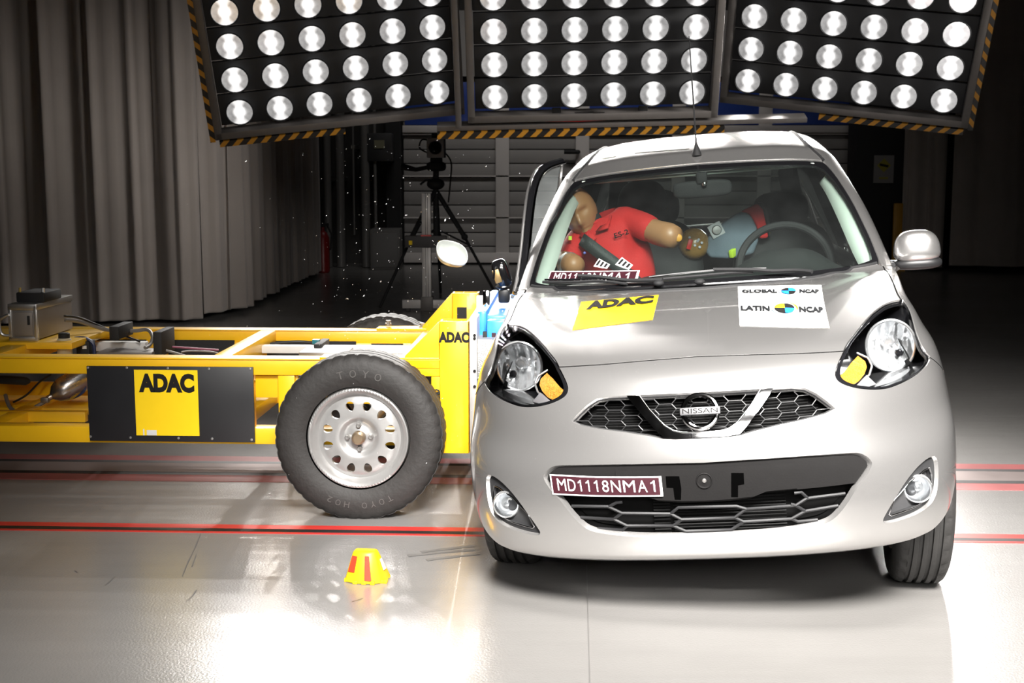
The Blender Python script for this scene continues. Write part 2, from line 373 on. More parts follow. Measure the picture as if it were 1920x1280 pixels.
# ------------------------------------------------------------------ light panels
def lamp_material():
    m = bpy.data.materials.new('lit_reflector'); m.use_nodes = True; nt = m.node_tree; N = nt.nodes; L = nt.links; b = N['Principled BSDF']
    b.inputs['Metallic'].default_value = 1; b.inputs['Roughness'].default_value = .15; b.inputs['Base Color'].default_value = (.25, .25, .26, 1)
    tc = N.new('ShaderNodeTexCoord'); sp = N.new('ShaderNodeSeparateXYZ'); L.new(tc.outputs['Object'], sp.inputs[0])
    at2 = N.new('ShaderNodeMath'); at2.operation = 'ARCTAN2'; L.new(sp.outputs[0], at2.inputs[0]); L.new(sp.outputs[1], at2.inputs[1])
    co = N.new('ShaderNodeMath'); co.operation = 'COSINE'; L.new(at2.outputs[0], co.inputs[0])
    sq = N.new('ShaderNodeMath'); sq.operation = 'MULTIPLY'; L.new(co.outputs[0], sq.inputs[0]); L.new(co.outputs[0], sq.inputs[1])
    fl_ = N.new('ShaderNodeVectorMath'); fl_.operation = 'MULTIPLY'; fl_.inputs[1].default_value = (1, 1, 0); L.new(tc.outputs['Object'], fl_.inputs[0])
    le = N.new('ShaderNodeVectorMath'); le.operation = 'LENGTH'; L.new(fl_.outputs[0], le.inputs[0])
    ra = N.new('ShaderNodeMapRange'); ra.interpolation_type = 'SMOOTHSTEP'; ra.inputs[1].default_value = .012; ra.inputs[2].default_value = .055; ra.inputs[3].default_value = 1.5; ra.inputs[4].default_value = .0; L.new(le.outputs['Value'], ra.inputs[0])
    nz = N.new('ShaderNodeTexNoise'); nz.inputs['Scale'].default_value = 30; L.new(tc.outputs['Object'], nz.inputs['Vector'])
    mr = N.new('ShaderNodeMapRange'); mr.interpolation_type = 'SMOOTHSTEP'; mr.inputs[1].default_value = .55; mr.inputs[2].default_value = .95; mr.inputs[3].default_value = .14; mr.inputs[4].default_value = .78; L.new(sq.outputs[0], mr.inputs[0])
    ad = N.new('ShaderNodeMath'); ad.operation = 'ADD'; L.new(mr.outputs[0], ad.inputs[0]); L.new(ra.outputs[0], ad.inputs[1])
    n2 = N.new('ShaderNodeMath'); n2.operation = 'MULTIPLY_ADD'; L.new(nz.outputs[0], n2.inputs[0]); n2.inputs[1].default_value = .35; L.new(ad.outputs[0], n2.inputs[2])
    L.new(n2.outputs[0], b.inputs['Emission Strength']); b.inputs['Emission Color'].default_value = (1, .98, .97, 1)
    return m
lampm = lamp_material()
bulbm = mat('burning_filament', (1, .97, .92), .4, emit=3)
stripes_mats = {}
def hazard(name, axis):
    m = bpy.data.materials.new(name); m.use_nodes = True; nt = m.node_tree; N = nt.nodes; L = nt.links; b = N['Principled BSDF']; b.inputs['Roughness'].default_value = .5
    tc = N.new('ShaderNodeTexCoord'); sp = N.new('ShaderNodeSeparateXYZ'); L.new(tc.outputs['Object'], sp.inputs[0])
    ad = N.new('ShaderNodeMath'); ad.operation = 'SUBTRACT' if axis == 'x' else 'ADD'; L.new(sp.outputs[0], ad.inputs[0]); L.new(sp.outputs[1], ad.inputs[1])
    mu = N.new('ShaderNodeMath'); mu.operation = 'MULTIPLY'; mu.inputs[1].default_value = 10.5; L.new(ad.outputs[0], mu.inputs[0])
    fr = N.new('ShaderNodeMath'); fr.operation = 'FRACT'; L.new(mu.outputs[0], fr.inputs[0])
    gt = N.new('ShaderNodeMath'); gt.operation = 'GREATER_THAN'; gt.inputs[1].default_value = .55; L.new(fr.outputs[0], gt.inputs[0])
    mx = N.new('ShaderNodeMix'); mx.data_type = 'RGBA'; mx.inputs[6].default_value = (.015, .013, .012, 1); mx.inputs[7].default_value = (.60, .27, .02, 1)
    L.new(gt.outputs[0], mx.inputs[0]); L.new(mx.outputs[2], b.inputs['Base Color'])
    return m
haz_x, haz_y = hazard('hazard_tape_x', 'x'), hazard('hazard_tape_y', 'y')
panelblack = mat('panel_black', (.012, .012, .013), .6, var=.2)
ring_prof = [(.088, .0), (.094, .004), (.096, .012), (.092, .018), (.087, .014), (.088, 0)]
bowl_prof = [(.0001, -.055), (.02, -.052), (.04, -.043), (.06, -.028), (.078, -.010), (.088, .004)]
bowl_me = MB().lathe(bowl_prof, None, 24).mesh('lamp', lampm, angle=80)
rim_me = MB().lathe(ring_prof[:-1], None, 24, closed=True).mesh('rim', panelblack, angle=60)
bulb_me = MB().ellipsoid((0, 0, -.025), (.011, .011, .02), None, 10, 6).mesh('bulb', bulbm)
spot_d = bpy.data.lights.new('lamp_beam', 'SPOT'); spot_d.energy = LAMP_W; spot_d.spot_size = R(62); spot_d.spot_blend = .9; spot_d.shadow_soft_size = .012; spot_d.color = (1, .965, .92)
ROWS = 5
def light_panel(o, yaw, tilt, roll, pr, label, left, right, below, hz):
    r0 = Vector((math.cos(yaw), math.sin(yaw), 0)); n0 = Vector((-math.sin(yaw), math.cos(yaw), 0)); u0 = math.cos(tilt) * Vector((0, 0, 1)) - math.sin(tilt) * n0
    r = math.cos(roll) * r0 + math.sin(roll) * u0; u = -math.sin(roll) * r0 + math.cos(roll) * u0
    M = frame(o, r, u)             # local x right, y up, z towards the hall
    p = empty('light_panel', M); tag(p, label, 'light panel', 'three hanging banks of round lamps')
    top = pr * (ROWS - 1) + .16
    for k in range(ROWS):       # black carrier boards, one per row
        MB().box((0, pr * k, -.075), (1.62, pr - .012, .03)).build('carrier_board', panelblack, p, .004)
        for c in range(6):
            L = link('lamp', bowl_me, p, Matrix.Translation(((c - 2.5) * .27, pr * k, 0)))
            link('rim', rim_me, L); link('bulb', bulb_me, L)
            s = bpy.data.objects.new('lamp_beam', spot_d); COL.objects.link(s); s.parent = p; s.matrix_basis = Matrix.Translation(((c - 2.5) * .27, pr * k, .008)) @ Matrix.Rotation(math.pi, 4, 'X')
    return p, top
def frame_rails(p, left, right, below, top):
    for x in (left, right): MB().span(x - .025, x + .025, -below, top, -.11, .0).build('side_rail', greyframe, p, .004)
    MB().span(left - .02, right + .02, -below, -below + .05, -.11, 0).build('bottom_rail', greyframe, p, .004)
    MB().span(left - .02, right + .02, top, top + .05, -.11, 0).build('top_rail', greyframe, p, .004)
for name, o, yaw, roll, pr, lab in (('L', (-1.185, 9.01, 1.834), 12.3, 6.8, .229, 'left light panel, tilted, with hazard tape down its left edge'),
                                    ('M', (.558, 8.995, 1.881), 2.1, 1.5, .228, 'middle light panel of six lamp columns straight above the car'),
                                    ('R', (2.338, 9.253, 1.925), -17.5, -7.2, .234, 'right light panel, tilted, with hazard tape down its right edge')):
    p, top = light_panel(Vector(o), R(yaw), .4, R(roll), pr, lab, -.84, .84, .2, None)
    frame_rails(p, -.84, .84, .19, top)
    if name == 'L':
        MB().span(-.9, -.865, -.2, top, -.1, -.0).build('hazard_tape', haz_y, p); MB().span(-.84, .02, -.24, -.20, -.1, .0).build('hazard_tape', haz_x, p)
    elif name == 'M':
        MB().span(-1.08, 1.5, -.25, -.215, -.12, -.02).build('support_bar', greyframe, p, .004); MB().span(-1.08, .92, -.30, -.255, -.10, .0).build('hazard_tape', haz_x, p)
        for x in (-.93,): MB().span(x - .02, x + .02, -.22, top, -.11, 0).build('side_rail', greyframe, p, .004)
        for x in (-.25, .35): MB().span(x - .03, x + .03, -.2, -.11, -.06, -.03).build('bracket', softblack, p)
        MB().box((-.06, -.155, -.03), (.14, .03, .04)).box((.04, -.165, -.02), (.09, .05, .03)).build('cable_clamp', softblack, p, .004)
        MB().tube([(-.45, -.15, -.03), (-.43, -.19, -.02), (-.1, -.2, -.02), (.15, -.19, -.02), (.3, -.17, -.03)], .004, 6).build('cable', redp, p)
    else:
        MB().span(.865, .9, -.2, top, -.1, 0).build('hazard_tape', haz_y, p); MB().span(-.15, .84, -.24, -.20, -.1, .0).build('hazard_tape', haz_x, p)
# ------------------------------------------------------------------ the car: surface
RIBS = np.array([  # centre y, z | half width, edge y, z | exponent
(-.560,.215,.700,-.300,.250,2.6),(-.655,.255,.734,-.310,.290,2.6),(-.690,.370,.767,-.290,.400,2.5),(-.700,.500,.783,-.210,.540,2.4),
(-.690,.600,.786,-.080,.640,2.3),(-.665,.690,.776,-.060,.720,2.2),(-.615,.775,.759,-.030,.790,2.2),(-.530,.830,.731,.020,.850,2.3),
(-.400,.870,.715,.080,.895,2.5),(-.100,.935,.706,.220,.930,3.0),(.200,.985,.711,.370,.965,3.2),(.340,1.000,.716,.500,.985,3.0),
(.430,1.030,.717,.580,.994,2.8),(.700,1.255,.664,.860,1.197,2.8),(.990,1.453,.589,1.100,1.379,2.8),(1.100,1.514,.559,1.200,1.421,3.0),
(1.400,1.575,.534,1.450,1.463,3.0),(1.800,1.591,.531,1.800,1.485,3.0),(2.300,1.560,.560,2.300,1.450,3.0),(2.750,1.490,.530,2.700,1.400,3.0),
(3.000,1.050,.620,2.850,1.050,3.0),(3.080,.800,.680,2.900,.800,3.0),(3.080,.400,.700,2.900,.400,3.0)])
def rib(v):
    v = np.clip(np.asarray(v, float), 0, len(RIBS) - 1 - 1e-9); i = np.floor(v).astype(int); t = (v - i)[..., None]; n = len(RIBS)
    p0 = RIBS[np.clip(i - 1, 0, n - 1)]; p1 = RIBS[i]; p2 = RIBS[np.clip(i + 1, 0, n - 1)]; p3 = RIBS[np.clip(i + 2, 0, n - 1)]
    m1 = (p2 - p0) / 2; m2 = (p3 - p1) / 2
    return (2 * t**3 - 3 * t**2 + 1) * p1 + (t**3 - 2 * t**2 + t) * m1 + (-2 * t**3 + 3 * t**2) * p2 + (t**3 - t**2) * m2
def Sk(k, v):
    r = rib(v); n = r[..., 5]; k = np.asarray(k, float); h = 1 - np.clip(1 - np.abs(k)**n, 0, 1)**(1 / n)
    return np.stack([r[..., 2] * k, r[..., 0] + (r[..., 3] - r[..., 0]) * h, r[..., 1] + (r[..., 4] - r[..., 1]) * h], -1)
def S(a, v):
    a = np.clip(np.asarray(a, float), -1, 1); return Sk(np.sign(a) * (1 - (1 - np.abs(a))**2.5), v)
def SN(a, v):
    a = np.asarray(a, float); v = np.asarray(v, float); e = .004
    a1 = np.clip(a + e, -1, 1); a0 = np.clip(a - e, -1, 1); v1 = np.clip(v + e * 6, 0, 21.99); v0 = np.clip(v - e * 6, 0, 21.99)
    n = np.cross(S(a1, v) - S(a0, v), S(a, v1) - S(a, v0)); l = np.linalg.norm(n, axis=-1, keepdims=True)
    return n / np.maximum(l, 1e-9)
_RL = [tuple(map(float, r)) for r in RIBS]
def rib1(v):
    n = len(_RL); v = min(max(v, 0.0), n - 1 - 1e-9); i = int(v); t = v - i
    p0, p1, p2, p3 = _RL[max(i - 1, 0)], _RL[i], _RL[min(i + 1, n - 1)], _RL[min(i + 2, n - 1)]
    h00, h10, h01, h11 = 2 * t**3 - 3 * t**2 + 1, t**3 - 2 * t**2 + t, -2 * t**3 + 3 * t**2, t**3 - t**2
    return [h00 * p1[k] + h10 * (p2[k] - p0[k]) / 2 + h01 * p2[k] + h11 * (p3[k] - p1[k]) / 2 for k in range(6)]
def Sk1(k, v):
    r = rib1(v); n = r[5]; h = 1 - max(0.0, 1 - abs(k)**n)**(1 / n)
    return Vector((r[2] * k, r[0] + (r[3] - r[0]) * h, r[1] + (r[4] - r[1]) * h))
def S1(a, v):
    a = min(1, max(-1, a)); return Sk1(math.copysign(1 - (1 - abs(a))**2.5, a), v)
def SN1(a, v):
    e = .004; return (S1(a + e, v) - S1(a - e, v)).cross(S1(a, min(21.99, v + e * 6)) - S1(a, max(0, v - e * 6))).normalized()
def P3(a, v, off=0):
    p = S1(a, v); return p + SN1(a, v) * off if off else p
def av_xz(x, z):
    """front surface (a, v) at a lateral x and height z"""
    lo, hi = 0.0, 9.0
    for _ in range(22):
        m = (lo + hi) / 2; k = max(-.9999, min(.9999, x / rib1(m)[2]))
        if Sk1(k, m).z < z: lo = m
        else: hi = m
    k = max(-.9999, min(.9999, x / rib1(lo)[2]))
    return math.copysign(1 - (1 - abs(k))**(1 / 2.5), k), lo
def PX(x, z, off=0): return P3(*av_xz(x, z), off)
def pipv(X, Y, P):
    ins = np.zeros(len(X), bool); n = len(P); j = n - 1
    for i in range(n):
        xi, yi = P[i]; xj, yj = P[j]
        if yi != yj: ins ^= ((yi > Y) != (yj > Y)) & (X < (xj - xi) * (Y - yi) / (yj - yi) + xi)
        j = i
    return ins
def mirror(P): return [(-a, v) for a, v in P][::-1]
def refine(P, closed=True):
    out = []; n = len(P)
    for i in range(n if closed else n - 1):
        p, q = P[i], P[(i + 1) % n]; k = max(1, int(math.ceil(max(abs(q[0] - p[0]) / .025, abs(q[1] - p[1]) / .16))))
        out += [(p[0] + (q[0] - p[0]) * t / k, p[1] + (q[1] - p[1]) * t / k) for t in range(k)]
    if not closed: out.append(P[-1])
    return out
def patch(name, outline, material, parent, holes=(), off=0, flange=.014, gap=.0018, taper=0, da=.03, dv=.16, seg=None, hole_flange=None, hole_taper=0):
    """panel of the body surface bounded by an outline in (a, v), with its folded edge"""
    loops = [refine(outline)] + [refine(h_) for h_ in holes]
    SCL = np.array([1.2, .14]); pts = []; edges = []
    for lp in loops:
        o = len(pts); pts += lp; edges += [(o + i, o + (i + 1) % len(lp)) for i in range(len(lp))]
    A = np.array(pts); lo = A.min(0); hi = A.max(0); B = A * SCL
    ga = np.arange(math.floor(lo[0] / da) * da, hi[0], da); gv = np.arange(math.floor(lo[1] / dv) * dv, hi[1], dv)
    GA, GV = np.meshgrid(ga, gv); GA = GA + (np.arange(len(gv)) % 2)[:, None] * da / 2; GA = GA.ravel(); GV = GV.ravel()
    ok = pipv(GA, GV, loops[0])
    for h_ in loops[1:]: ok &= ~pipv(GA, GV, h_)
    GA, GV = GA[ok], GV[ok]
    if len(GA):
        D2 = ((GA[:, None] * SCL[0] - B[None, :, 0])**2 + (GV[:, None] * SCL[1] - B[None, :, 1])**2).min(1)
        pts += [(float(x), float(y)) for x, y, d in zip(GA, GV, D2) if d >= .0125**2]
    co, _, fs, *_r = delaunay_2d_cdt([Vector((p[0] * SCL[0], p[1] * SCL[1])) for p in pts], edges, [], 0, 1e-7)
    Q = np.array([(c.x / SCL[0], c.y / SCL[1]) for c in co]); F = []
    CC = np.array([Q[list(f)].mean(0) for f in fs]); ok = pipv(CC[:, 0], CC[:, 1], loops[0])
    for h_ in loops[1:]: ok &= ~pipv(CC[:, 0], CC[:, 1], h_)
    F = [tuple(f) for f, o_ in zip(fs, ok) if o_]
    Pn = S(Q[:, 0], Q[:, 1]); Nn = SN(Q[:, 0], Q[:, 1]); Pn = Pn + Nn * off
    cnt = {}
    for f in F:
        for i in range(len(f)):
            e = (f[i], f[(i + 1) % len(f)]); k = tuple(sorted(e)); cnt.setdefault(k, []).append(e)
    bd = [v[0] for v in cnt.values() if len(v) == 1]
    nxt = {}; inn = {}
    T = np.zeros_like(Pn)
    for i, j in bd:
        t = Pn[j] - Pn[i]; t = t / max(1e-9, np.linalg.norm(t)); T[i] += t; T[j] += t
    bv = sorted({i for e in bd for i in e}); inward = np.zeros_like(Pn)
    for i in bv:
        c = np.cross(Nn[i], T[i]); l = np.linalg.norm(c); inward[i] = c / l if l > 1e-9 else 0
    V = Pn.copy()
    for i in bv: V[i] = Pn[i] + inward[i] * gap
    V = [tuple(x) for x in V]; NV = [tuple(x) for x in Nn]; FF = list(F)
    if flange:
        hole_idx = set()
        if hole_flange is not None:
            hv = np.array([q for lp in loops[1:] for q in lp])
            for i in bv:
                if len(hv) and (np.abs(hv - Q[i]).sum(1)).min() < 1e-4: hole_idx.add(i)
        a_of = {}; b_of = {}
        for i in bv:
            h_ = i in hole_idx; fl_ = hole_flange if h_ else flange; tp = hole_taper if h_ else taper
            p = np.array(V[i]); a_of[i] = len(V); V.append(tuple(p)); NV.append(tuple(-inward[i] + (Nn[i] * .5)))
            q = p - Nn[i] * fl_ - inward[i] * tp; b_of[i] = len(V); V.append(tuple(q)); NV.append(tuple(-inward[i] + (Nn[i] * (.5 if tp else 0))))
        for i, j in bd: FF.append((a_of[j], a_of[i], b_of[i], b_of[j]))
    me = bpy.data.meshes.new(name); me.from_pydata(V, [], FF); me.update()
    for p in me.polygons: p.use_smooth = True
    NV = [tuple(np.array(n_) / max(1e-9, np.linalg.norm(n_))) for n_ in NV]
    me.normals_split_custom_set_from_vertices(NV)
    me.materials.append(material)
    return link(name, me, parent)
def rim(name, loop, r, material, parent, off=0, closed=True):
    return MB().tube([P3(a, v, off) for a, v in (refine(loop, closed))], r, 8, closed).build(name, material, parent, angle=80)
# pose of the body (rolled by the blow)
def pose_matrix():
    X, Y, Z, yaw, roll, pitch = .715, 4.39, -.02, R(9.2), R(4.63), R(-.886)
    Rr = Matrix(((math.cos(roll), 0, -math.sin(roll)), (0, 1, 0), (math.sin(roll), 0, math.cos(roll))))
    Rp = Matrix(((1, 0, 0), (0, math.cos(pitch), -math.sin(pitch)), (0, math.sin(pitch), math.cos(pitch))))
    Ry = Matrix(((math.cos(yaw), math.sin(yaw), 0), (-math.sin(yaw), math.cos(yaw), 0), (0, 0, 1)))
    m = (Ry @ Rp @ Rr).to_4x4(); m.translation = (X, Y, Z); return m
CARM = pose_matrix(); CARYAW = -R(9.2)
car = empty('hatchback_car', CARM); tag(car, 'silver hatchback struck by the yellow trolley, front towards the camera', 'car')
def cl(px, py, yl): return onplane(CARM, px, py, yl)
# outlines in surface coordinates, right half
HOODLINE = [(0, 7.17), (.100, 7.07), (.193, 6.93), (.226, 6.89), (.250, 6.86), (.302, 6.79)]
HL = [(.698,8.78),(.570,8.77),(.473,8.52),(.392,8.06),(.343,7.49),(.302,6.79),(.272,6.22),(.260,5.90),(.260,5.69),(.269,5.54),(.290,5.39),(.317,5.27),(.355,5.17),(.398,5.13),(.451,5.19),(.519,5.30),(.585,5.44),(.661,5.70),(.643,5.96),(.639,6.34),(.663,6.86),(.704,7.63),(.742,8.30),(.735,8.63)]
GRILLE = [(0,5.62),(.075,5.61),(.122,5.60),(.159,5.58),(.186,5.50),(.207,5.30),(.226,5.04),(.243,4.77),(.222,4.66),(.181,4.56),(.130,4.46),(.084,4.32),(.061,4.22),(.041,4.19),(.014,4.19),(0,4.19)]
LOWER = [(0,3.42),(.066,3.44),(.159,3.43),(.229,3.39),(.282,3.34),(.302,3.25),(.317,3.11),(.321,2.98),(.305,2.73),(.281,2.50),(.261,2.22),(.241,1.97),(.223,1.82),(.193,1.73),(.124,1.64),(.047,1.61),(0,1.60)]
FOG = [(.554,2.83),(.516,2.81),(.470,2.68),(.426,2.43),(.390,2.08),(.368,1.77),(.365,1.65),(.378,1.59),(.424,1.61),(.504,1.70),(.559,1.85),(.582,2.11),(.585,2.44),(.580,2.68),(.570,2.78)]
WIND = [(0,13.94),(.203,13.91),(.506,13.90),(.560,13.86),(.600,13.62),(.628,13.2),(.640,12.81),(.654,12.53),(.655,12.28),(.650,12.11),(.60,11.95),(.45,11.62),(.25,11.38),(0,11.28)]
DITCH = [(.560,13.93),(.523,14.3),(.498,15.12),(.484,15.7),(.475,17),(.47,19)]
SEAM = [(.698,8.78),(.688,9.07),(.692,9.60),(.690,10.37),(.668,11.93)]
FEND = [(.661,5.70),(.724,5.37),(.812,4.93),(1,4.12)]
REARH = [(.613,12.03),(.449,11.89),(.38,11.35),(.315,10.83),(.214,10.25),(.083,10.16),(0,10.10)]
LOWER = [(max(0, a), v) for a, v in crom(LOWER, 3, False)]; WIND = [(max(0, a), v) for a, v in crom(WIND, 3, False)]; FOG = crom(FOG, 3)
def closed_half(P): return P + [q for q in mirror(P) if abs(q[0]) > 1e-6]
fGR, fLO, fWI = closed_half(GRILLE), closed_half(LOWER), closed_half(WIND)
HLs = crom(HL, 3)
HLi = HL.index((.302, 6.79)); HLo = HL.index((.661, 5.70)); HL = HLs; HLi *= 3; HLo *= 3
hood_half = HOODLINE + HL[HLi - 1::-1] + SEAM[1:] + REARH
hood = patch('hood', closed_half(hood_half), silver, car, flange=.02, gap=.003)
bump_half = HOODLINE + HL[HLi + 1:HLo + 1] + FEND[1:] + [(1, 3.3), (1, 2.7), (1, 2.2), (.80, 1.5), (.64, 1.02), (.5, .76), (.33, .62), (0, .60)]
bumper = patch('front_bumper', closed_half(bump_half), silver, car, holes=[fGR, fLO, FOG, mirror(FOG)], flange=.02, gap=.0015, hole_flange=.022, hole_taper=.006)
fend_half = HL[:0] + [HL[0]] + HL[:HLo - 1:-1] + FEND[1:] + [(1, 5), (1, 6), (1, 7), (1, 8), (1, 9), (1, 10), (1, 11), (1, 12.0)] + SEAM[::-1][:-1]
for P in (fend_half, mirror(fend_half)): patch('front_fender', P, silver, car, flange=.02, gap=.0015)
# roof skin, side rails with A pillars, ditch mouldings
roof_half = [(0, 13.97), (.203, 13.94), (.506, 13.93)] + DITCH + [(0, 19)]
roof = patch('roof', closed_half(roof_half), silver, car, gap=.003)
rail_half = [(.668, 11.95), (1, 12.02), (1, 13), (1, 14), (1, 15.5), (1, 17), (1, 19)] + DITCH[::-1] + WIND[10:28]
for P in (rail_half, mirror(rail_half)): patch('pillar_rail', P, silver, car, gap=.002)
for sgn in (1, -1): rim('roof_moulding', [(sgn * a, v) for a, v in DITCH], .006, softblack, car, .001, False)
for P in ([(.47, 19), (1, 19), (1, 20.02), (1, 20.9), (1, 21.9), (.0, 21.9), (-1, 21.9), (-1, 20.9), (-1, 20.02), (-1, 19), (-.47, 19), (-.6, 19.15), (-.72, 19.6), (-.72, 19.95), (0, 20.0), (.72, 19.95), (.72, 19.6), (.6, 19.15)],):
    patch('tailgate', P, silver, car)
# black shell added behind the front skin so gaps show shaded interior
inner = []
for j in range(25):
    v = .75 + j * .42
    for i in range(33): inner.append(P3(-.92 + 1.84 * i / 32, v, -.075))
MB().add(inner, [(j * 33 + i, j * 33 + i + 1, (j + 1) * 33 + i + 1, (j + 1) * 33 + i) for j in range(24) for i in range(32)]).build('inner_dark_shell', liner, car)
MB().span(-.58, .58, -.1, 2.9, .24, .27).span(-.5, .5, -.40, .5, .30, .60).build('underbody', liner, car)
# flanks
WZ = np.array([(.20, .70), (.25, .735), (.29, .745), (.40, .767), (.54, .783), (.64, .786), (.72, .776), (.79, .759), (.85, .731), (.895, .715), (.93, .706), (.965, .711), (1.0, .717)])
def wz(z): return float(np.interp(z, WZ[:, 0], WZ[:, 1]))
def arch(yc, r, z0=.22, zc=.30, n=14, rev=False):
    a0 = math.asin((z0 - zc) / r); P = [(yc - r * math.cos(a0 + (math.pi - 2 * a0) * i / n), zc + r * math.sin(a0 + (math.pi - 2 * a0) * i / n)) for i in range(n + 1)]
    return P
edge = [(float(rib(v)[3]), float(rib(v)[4])) for v in np.arange(4.12, 12.01, .5)]
fr_arch = arch(0, .335)
fender_rear = [p for p in fr_arch if p[0] > -.05] + [(.56, .22), (.56, .985)] + [e for e in edge[::-1] if e[0] < .55]
def flank(name, poly, sgn, m=silver, push=0):
    mb = MB(); P = refine2(poly, .06); pts = list(P); n = len(P); ys = [p[0] for p in P]; zs = [p[1] for p in P]
    for y in np.arange(min(ys), max(ys), .07):
        for z in np.arange(min(zs), max(zs), .05):
            if pip(y, z, P) and min((y - a)**2 + (z - b)**2 for a, b in P) > .02**2: pts.append((float(y), float(z)))
    co, _, fs, *_r = delaunay_2d_cdt([Vector(p) for p in pts], [(i, (i + 1) % n) for i in range(n)], [], 0, 1e-7)
    V = [(sgn * (wz(c.y) + push - .010 - .015 * max(0, c.x - 2.2)), c.x, c.y) for c in co]
    F = [tuple(f) for f in fs if pip(sum(co[i].x for i in f) / 3, sum(co[i].y for i in f) / 3, P)]
    o = mb.add(V, F).build(name, m, car, angle=60); so = o.modifiers.new('t', 'SOLIDIFY'); so.thickness = .006; so.offset = 0
    return o
def refine2(P, d):
    out = []
    for i in range(len(P)):
        p, q = Vector(P[i]), Vector(P[(i + 1) % len(P)]); k = max(1, int((q - p).length / d)); out += [tuple(p.lerp(q, t / k)) for t in range(k)]
    return out
for sgn in (1, -1):
    flank('fender_rear', fender_rear, sgn)
    flank('front_door', [(.566, .24), (1.52, .24), (1.52, .99), (.566, .99)], sgn)
    flank('rear_door', [(1.526, .24), (2.12, .24)] + [p for p in arch(2.45, .335) if p[0] < 2.3 and p[1] > .26] + [(2.3, .66), (2.3, .99), (1.526, .99)], sgn)
    flank('quarter_panel', [(2.306, .99), (2.306, .64)] + [p for p in arch(2.45, .335) if p[0] > 2.31] + [(2.9, .24), (2.9, .99)], sgn)
# windshield: frit border, pane, roof lining behind it
def shrink(P, s, c, t=None):
    t = s if t is None else t
    return [(c[0] + (a - c[0]) * s, c[1] + (v - c[1]) * t) for a, v in P]
pane_half = [(0, 13.82), (.25, 13.80), (.47, 13.78), (.52, 13.70), (.555, 13.5), (.585, 13.15), (.60, 12.8), (.612, 12.5), (.612, 12.28), (.59, 12.13), (.45, 11.98), (.25, 11.85), (0, 11.80)]
pane = closed_half(pane_half)
patch('windshield_border', fWI, glossb, car, holes=[pane], off=-.004, gap=.0005, flange=.01)
windglass = glass('windshield_glass', (.70, .77, .74), .0, 1.45, haze=.010)
ws = patch('windshield', pane, windglass, car, off=-.003, flange=0, gap=0)
cowl_half = [(0, 10.12), (.214, 10.27), (.315, 10.85), (.449, 11.9), (.60, 12.0), (.45, 11.66), (.25, 11.42), (0, 11.32)]
patch('cowl', closed_half([(0, 10.0), (.24, 10.1), (.35, 10.8), (.5, 11.8), (.62, 12.0), (.45, 11.64), (.25, 11.40), (0, 11.30)]), blackp, car, off=-.018, gap=0)
sideglass = glass('side_glass', (.55, .60, .58), .0, 1.5)
for sgn in (1, -1):
    roofE = [S(np.array([sgn * .9999]), np.array([v]))[0] for v in np.arange(12.3, 19.0, .35)]
    V = []; ys = [p[1] for p in roofE]
    for p in roofE: V += [Vector(p), Vector((sgn * (.717 - .012 * max(0, p[1] - 2)), p[1], .99))]
    F = [(2 * i, 2 * i + 1, 2 * i + 3, 2 * i + 2) for i in range(len(roofE) - 1) if not (1.38 < (ys[i] + ys[i + 1]) / 2 < 1.50)]
    if sgn > 0: MB().add(V, F).build('side_window', sideglass, car)
    else: MB().add(V, [f for f in F if V[f[0]].y > 1.45]).build('side_window', sideglass, car)
    for y0, y1 in ((1.36, 1.50), (2.42, 2.85)):
        f = lambda y: Vector([np.interp(y, ys, [q[k] for q in roofE]) for k in range(3)])
        a, b = f(y0), f(y1)
        MB().add([a, b, Vector((sgn * .717, y1, .99)), Vector((sgn * .717, y0, .99))] + [q + Vector((-sgn * .04, 0, 0)) for q in (a, b, Vector((sgn * .717, y1, .99)), Vector((sgn * .717, y0, .99)))], [(0, 1, 2, 3), (7, 6, 5, 4), (0, 4, 5, 1), (1, 5, 6, 2), (2, 6, 7, 3), (3, 7, 4, 0)]).build('side_pillar', softblack, car)
    MB().tube([(sgn * .72, .60, 1.0), (sgn * .722, 1.5, 1.0), (sgn * .70, 2.7, 1.0)], .012, 6).build('window_seal', softblack, car)
patch('rear_window', [(.6, 19.15), (.72, 19.6), (.72, 19.95), (0, 20.0), (-.72, 19.95), (-.72, 19.6), (-.6, 19.15), (0, 19.03)], sideglass, car, off=-.004, flange=0, gap=0)
patch('roof_lining', closed_half([(0, 14.0), (.5, 13.98), (.47, 15), (.45, 17), (.44, 18.9), (0, 18.9)]), mat('roof_lining', (.30, .31, .29), .85), car, off=-.035, flange=0, gap=0)
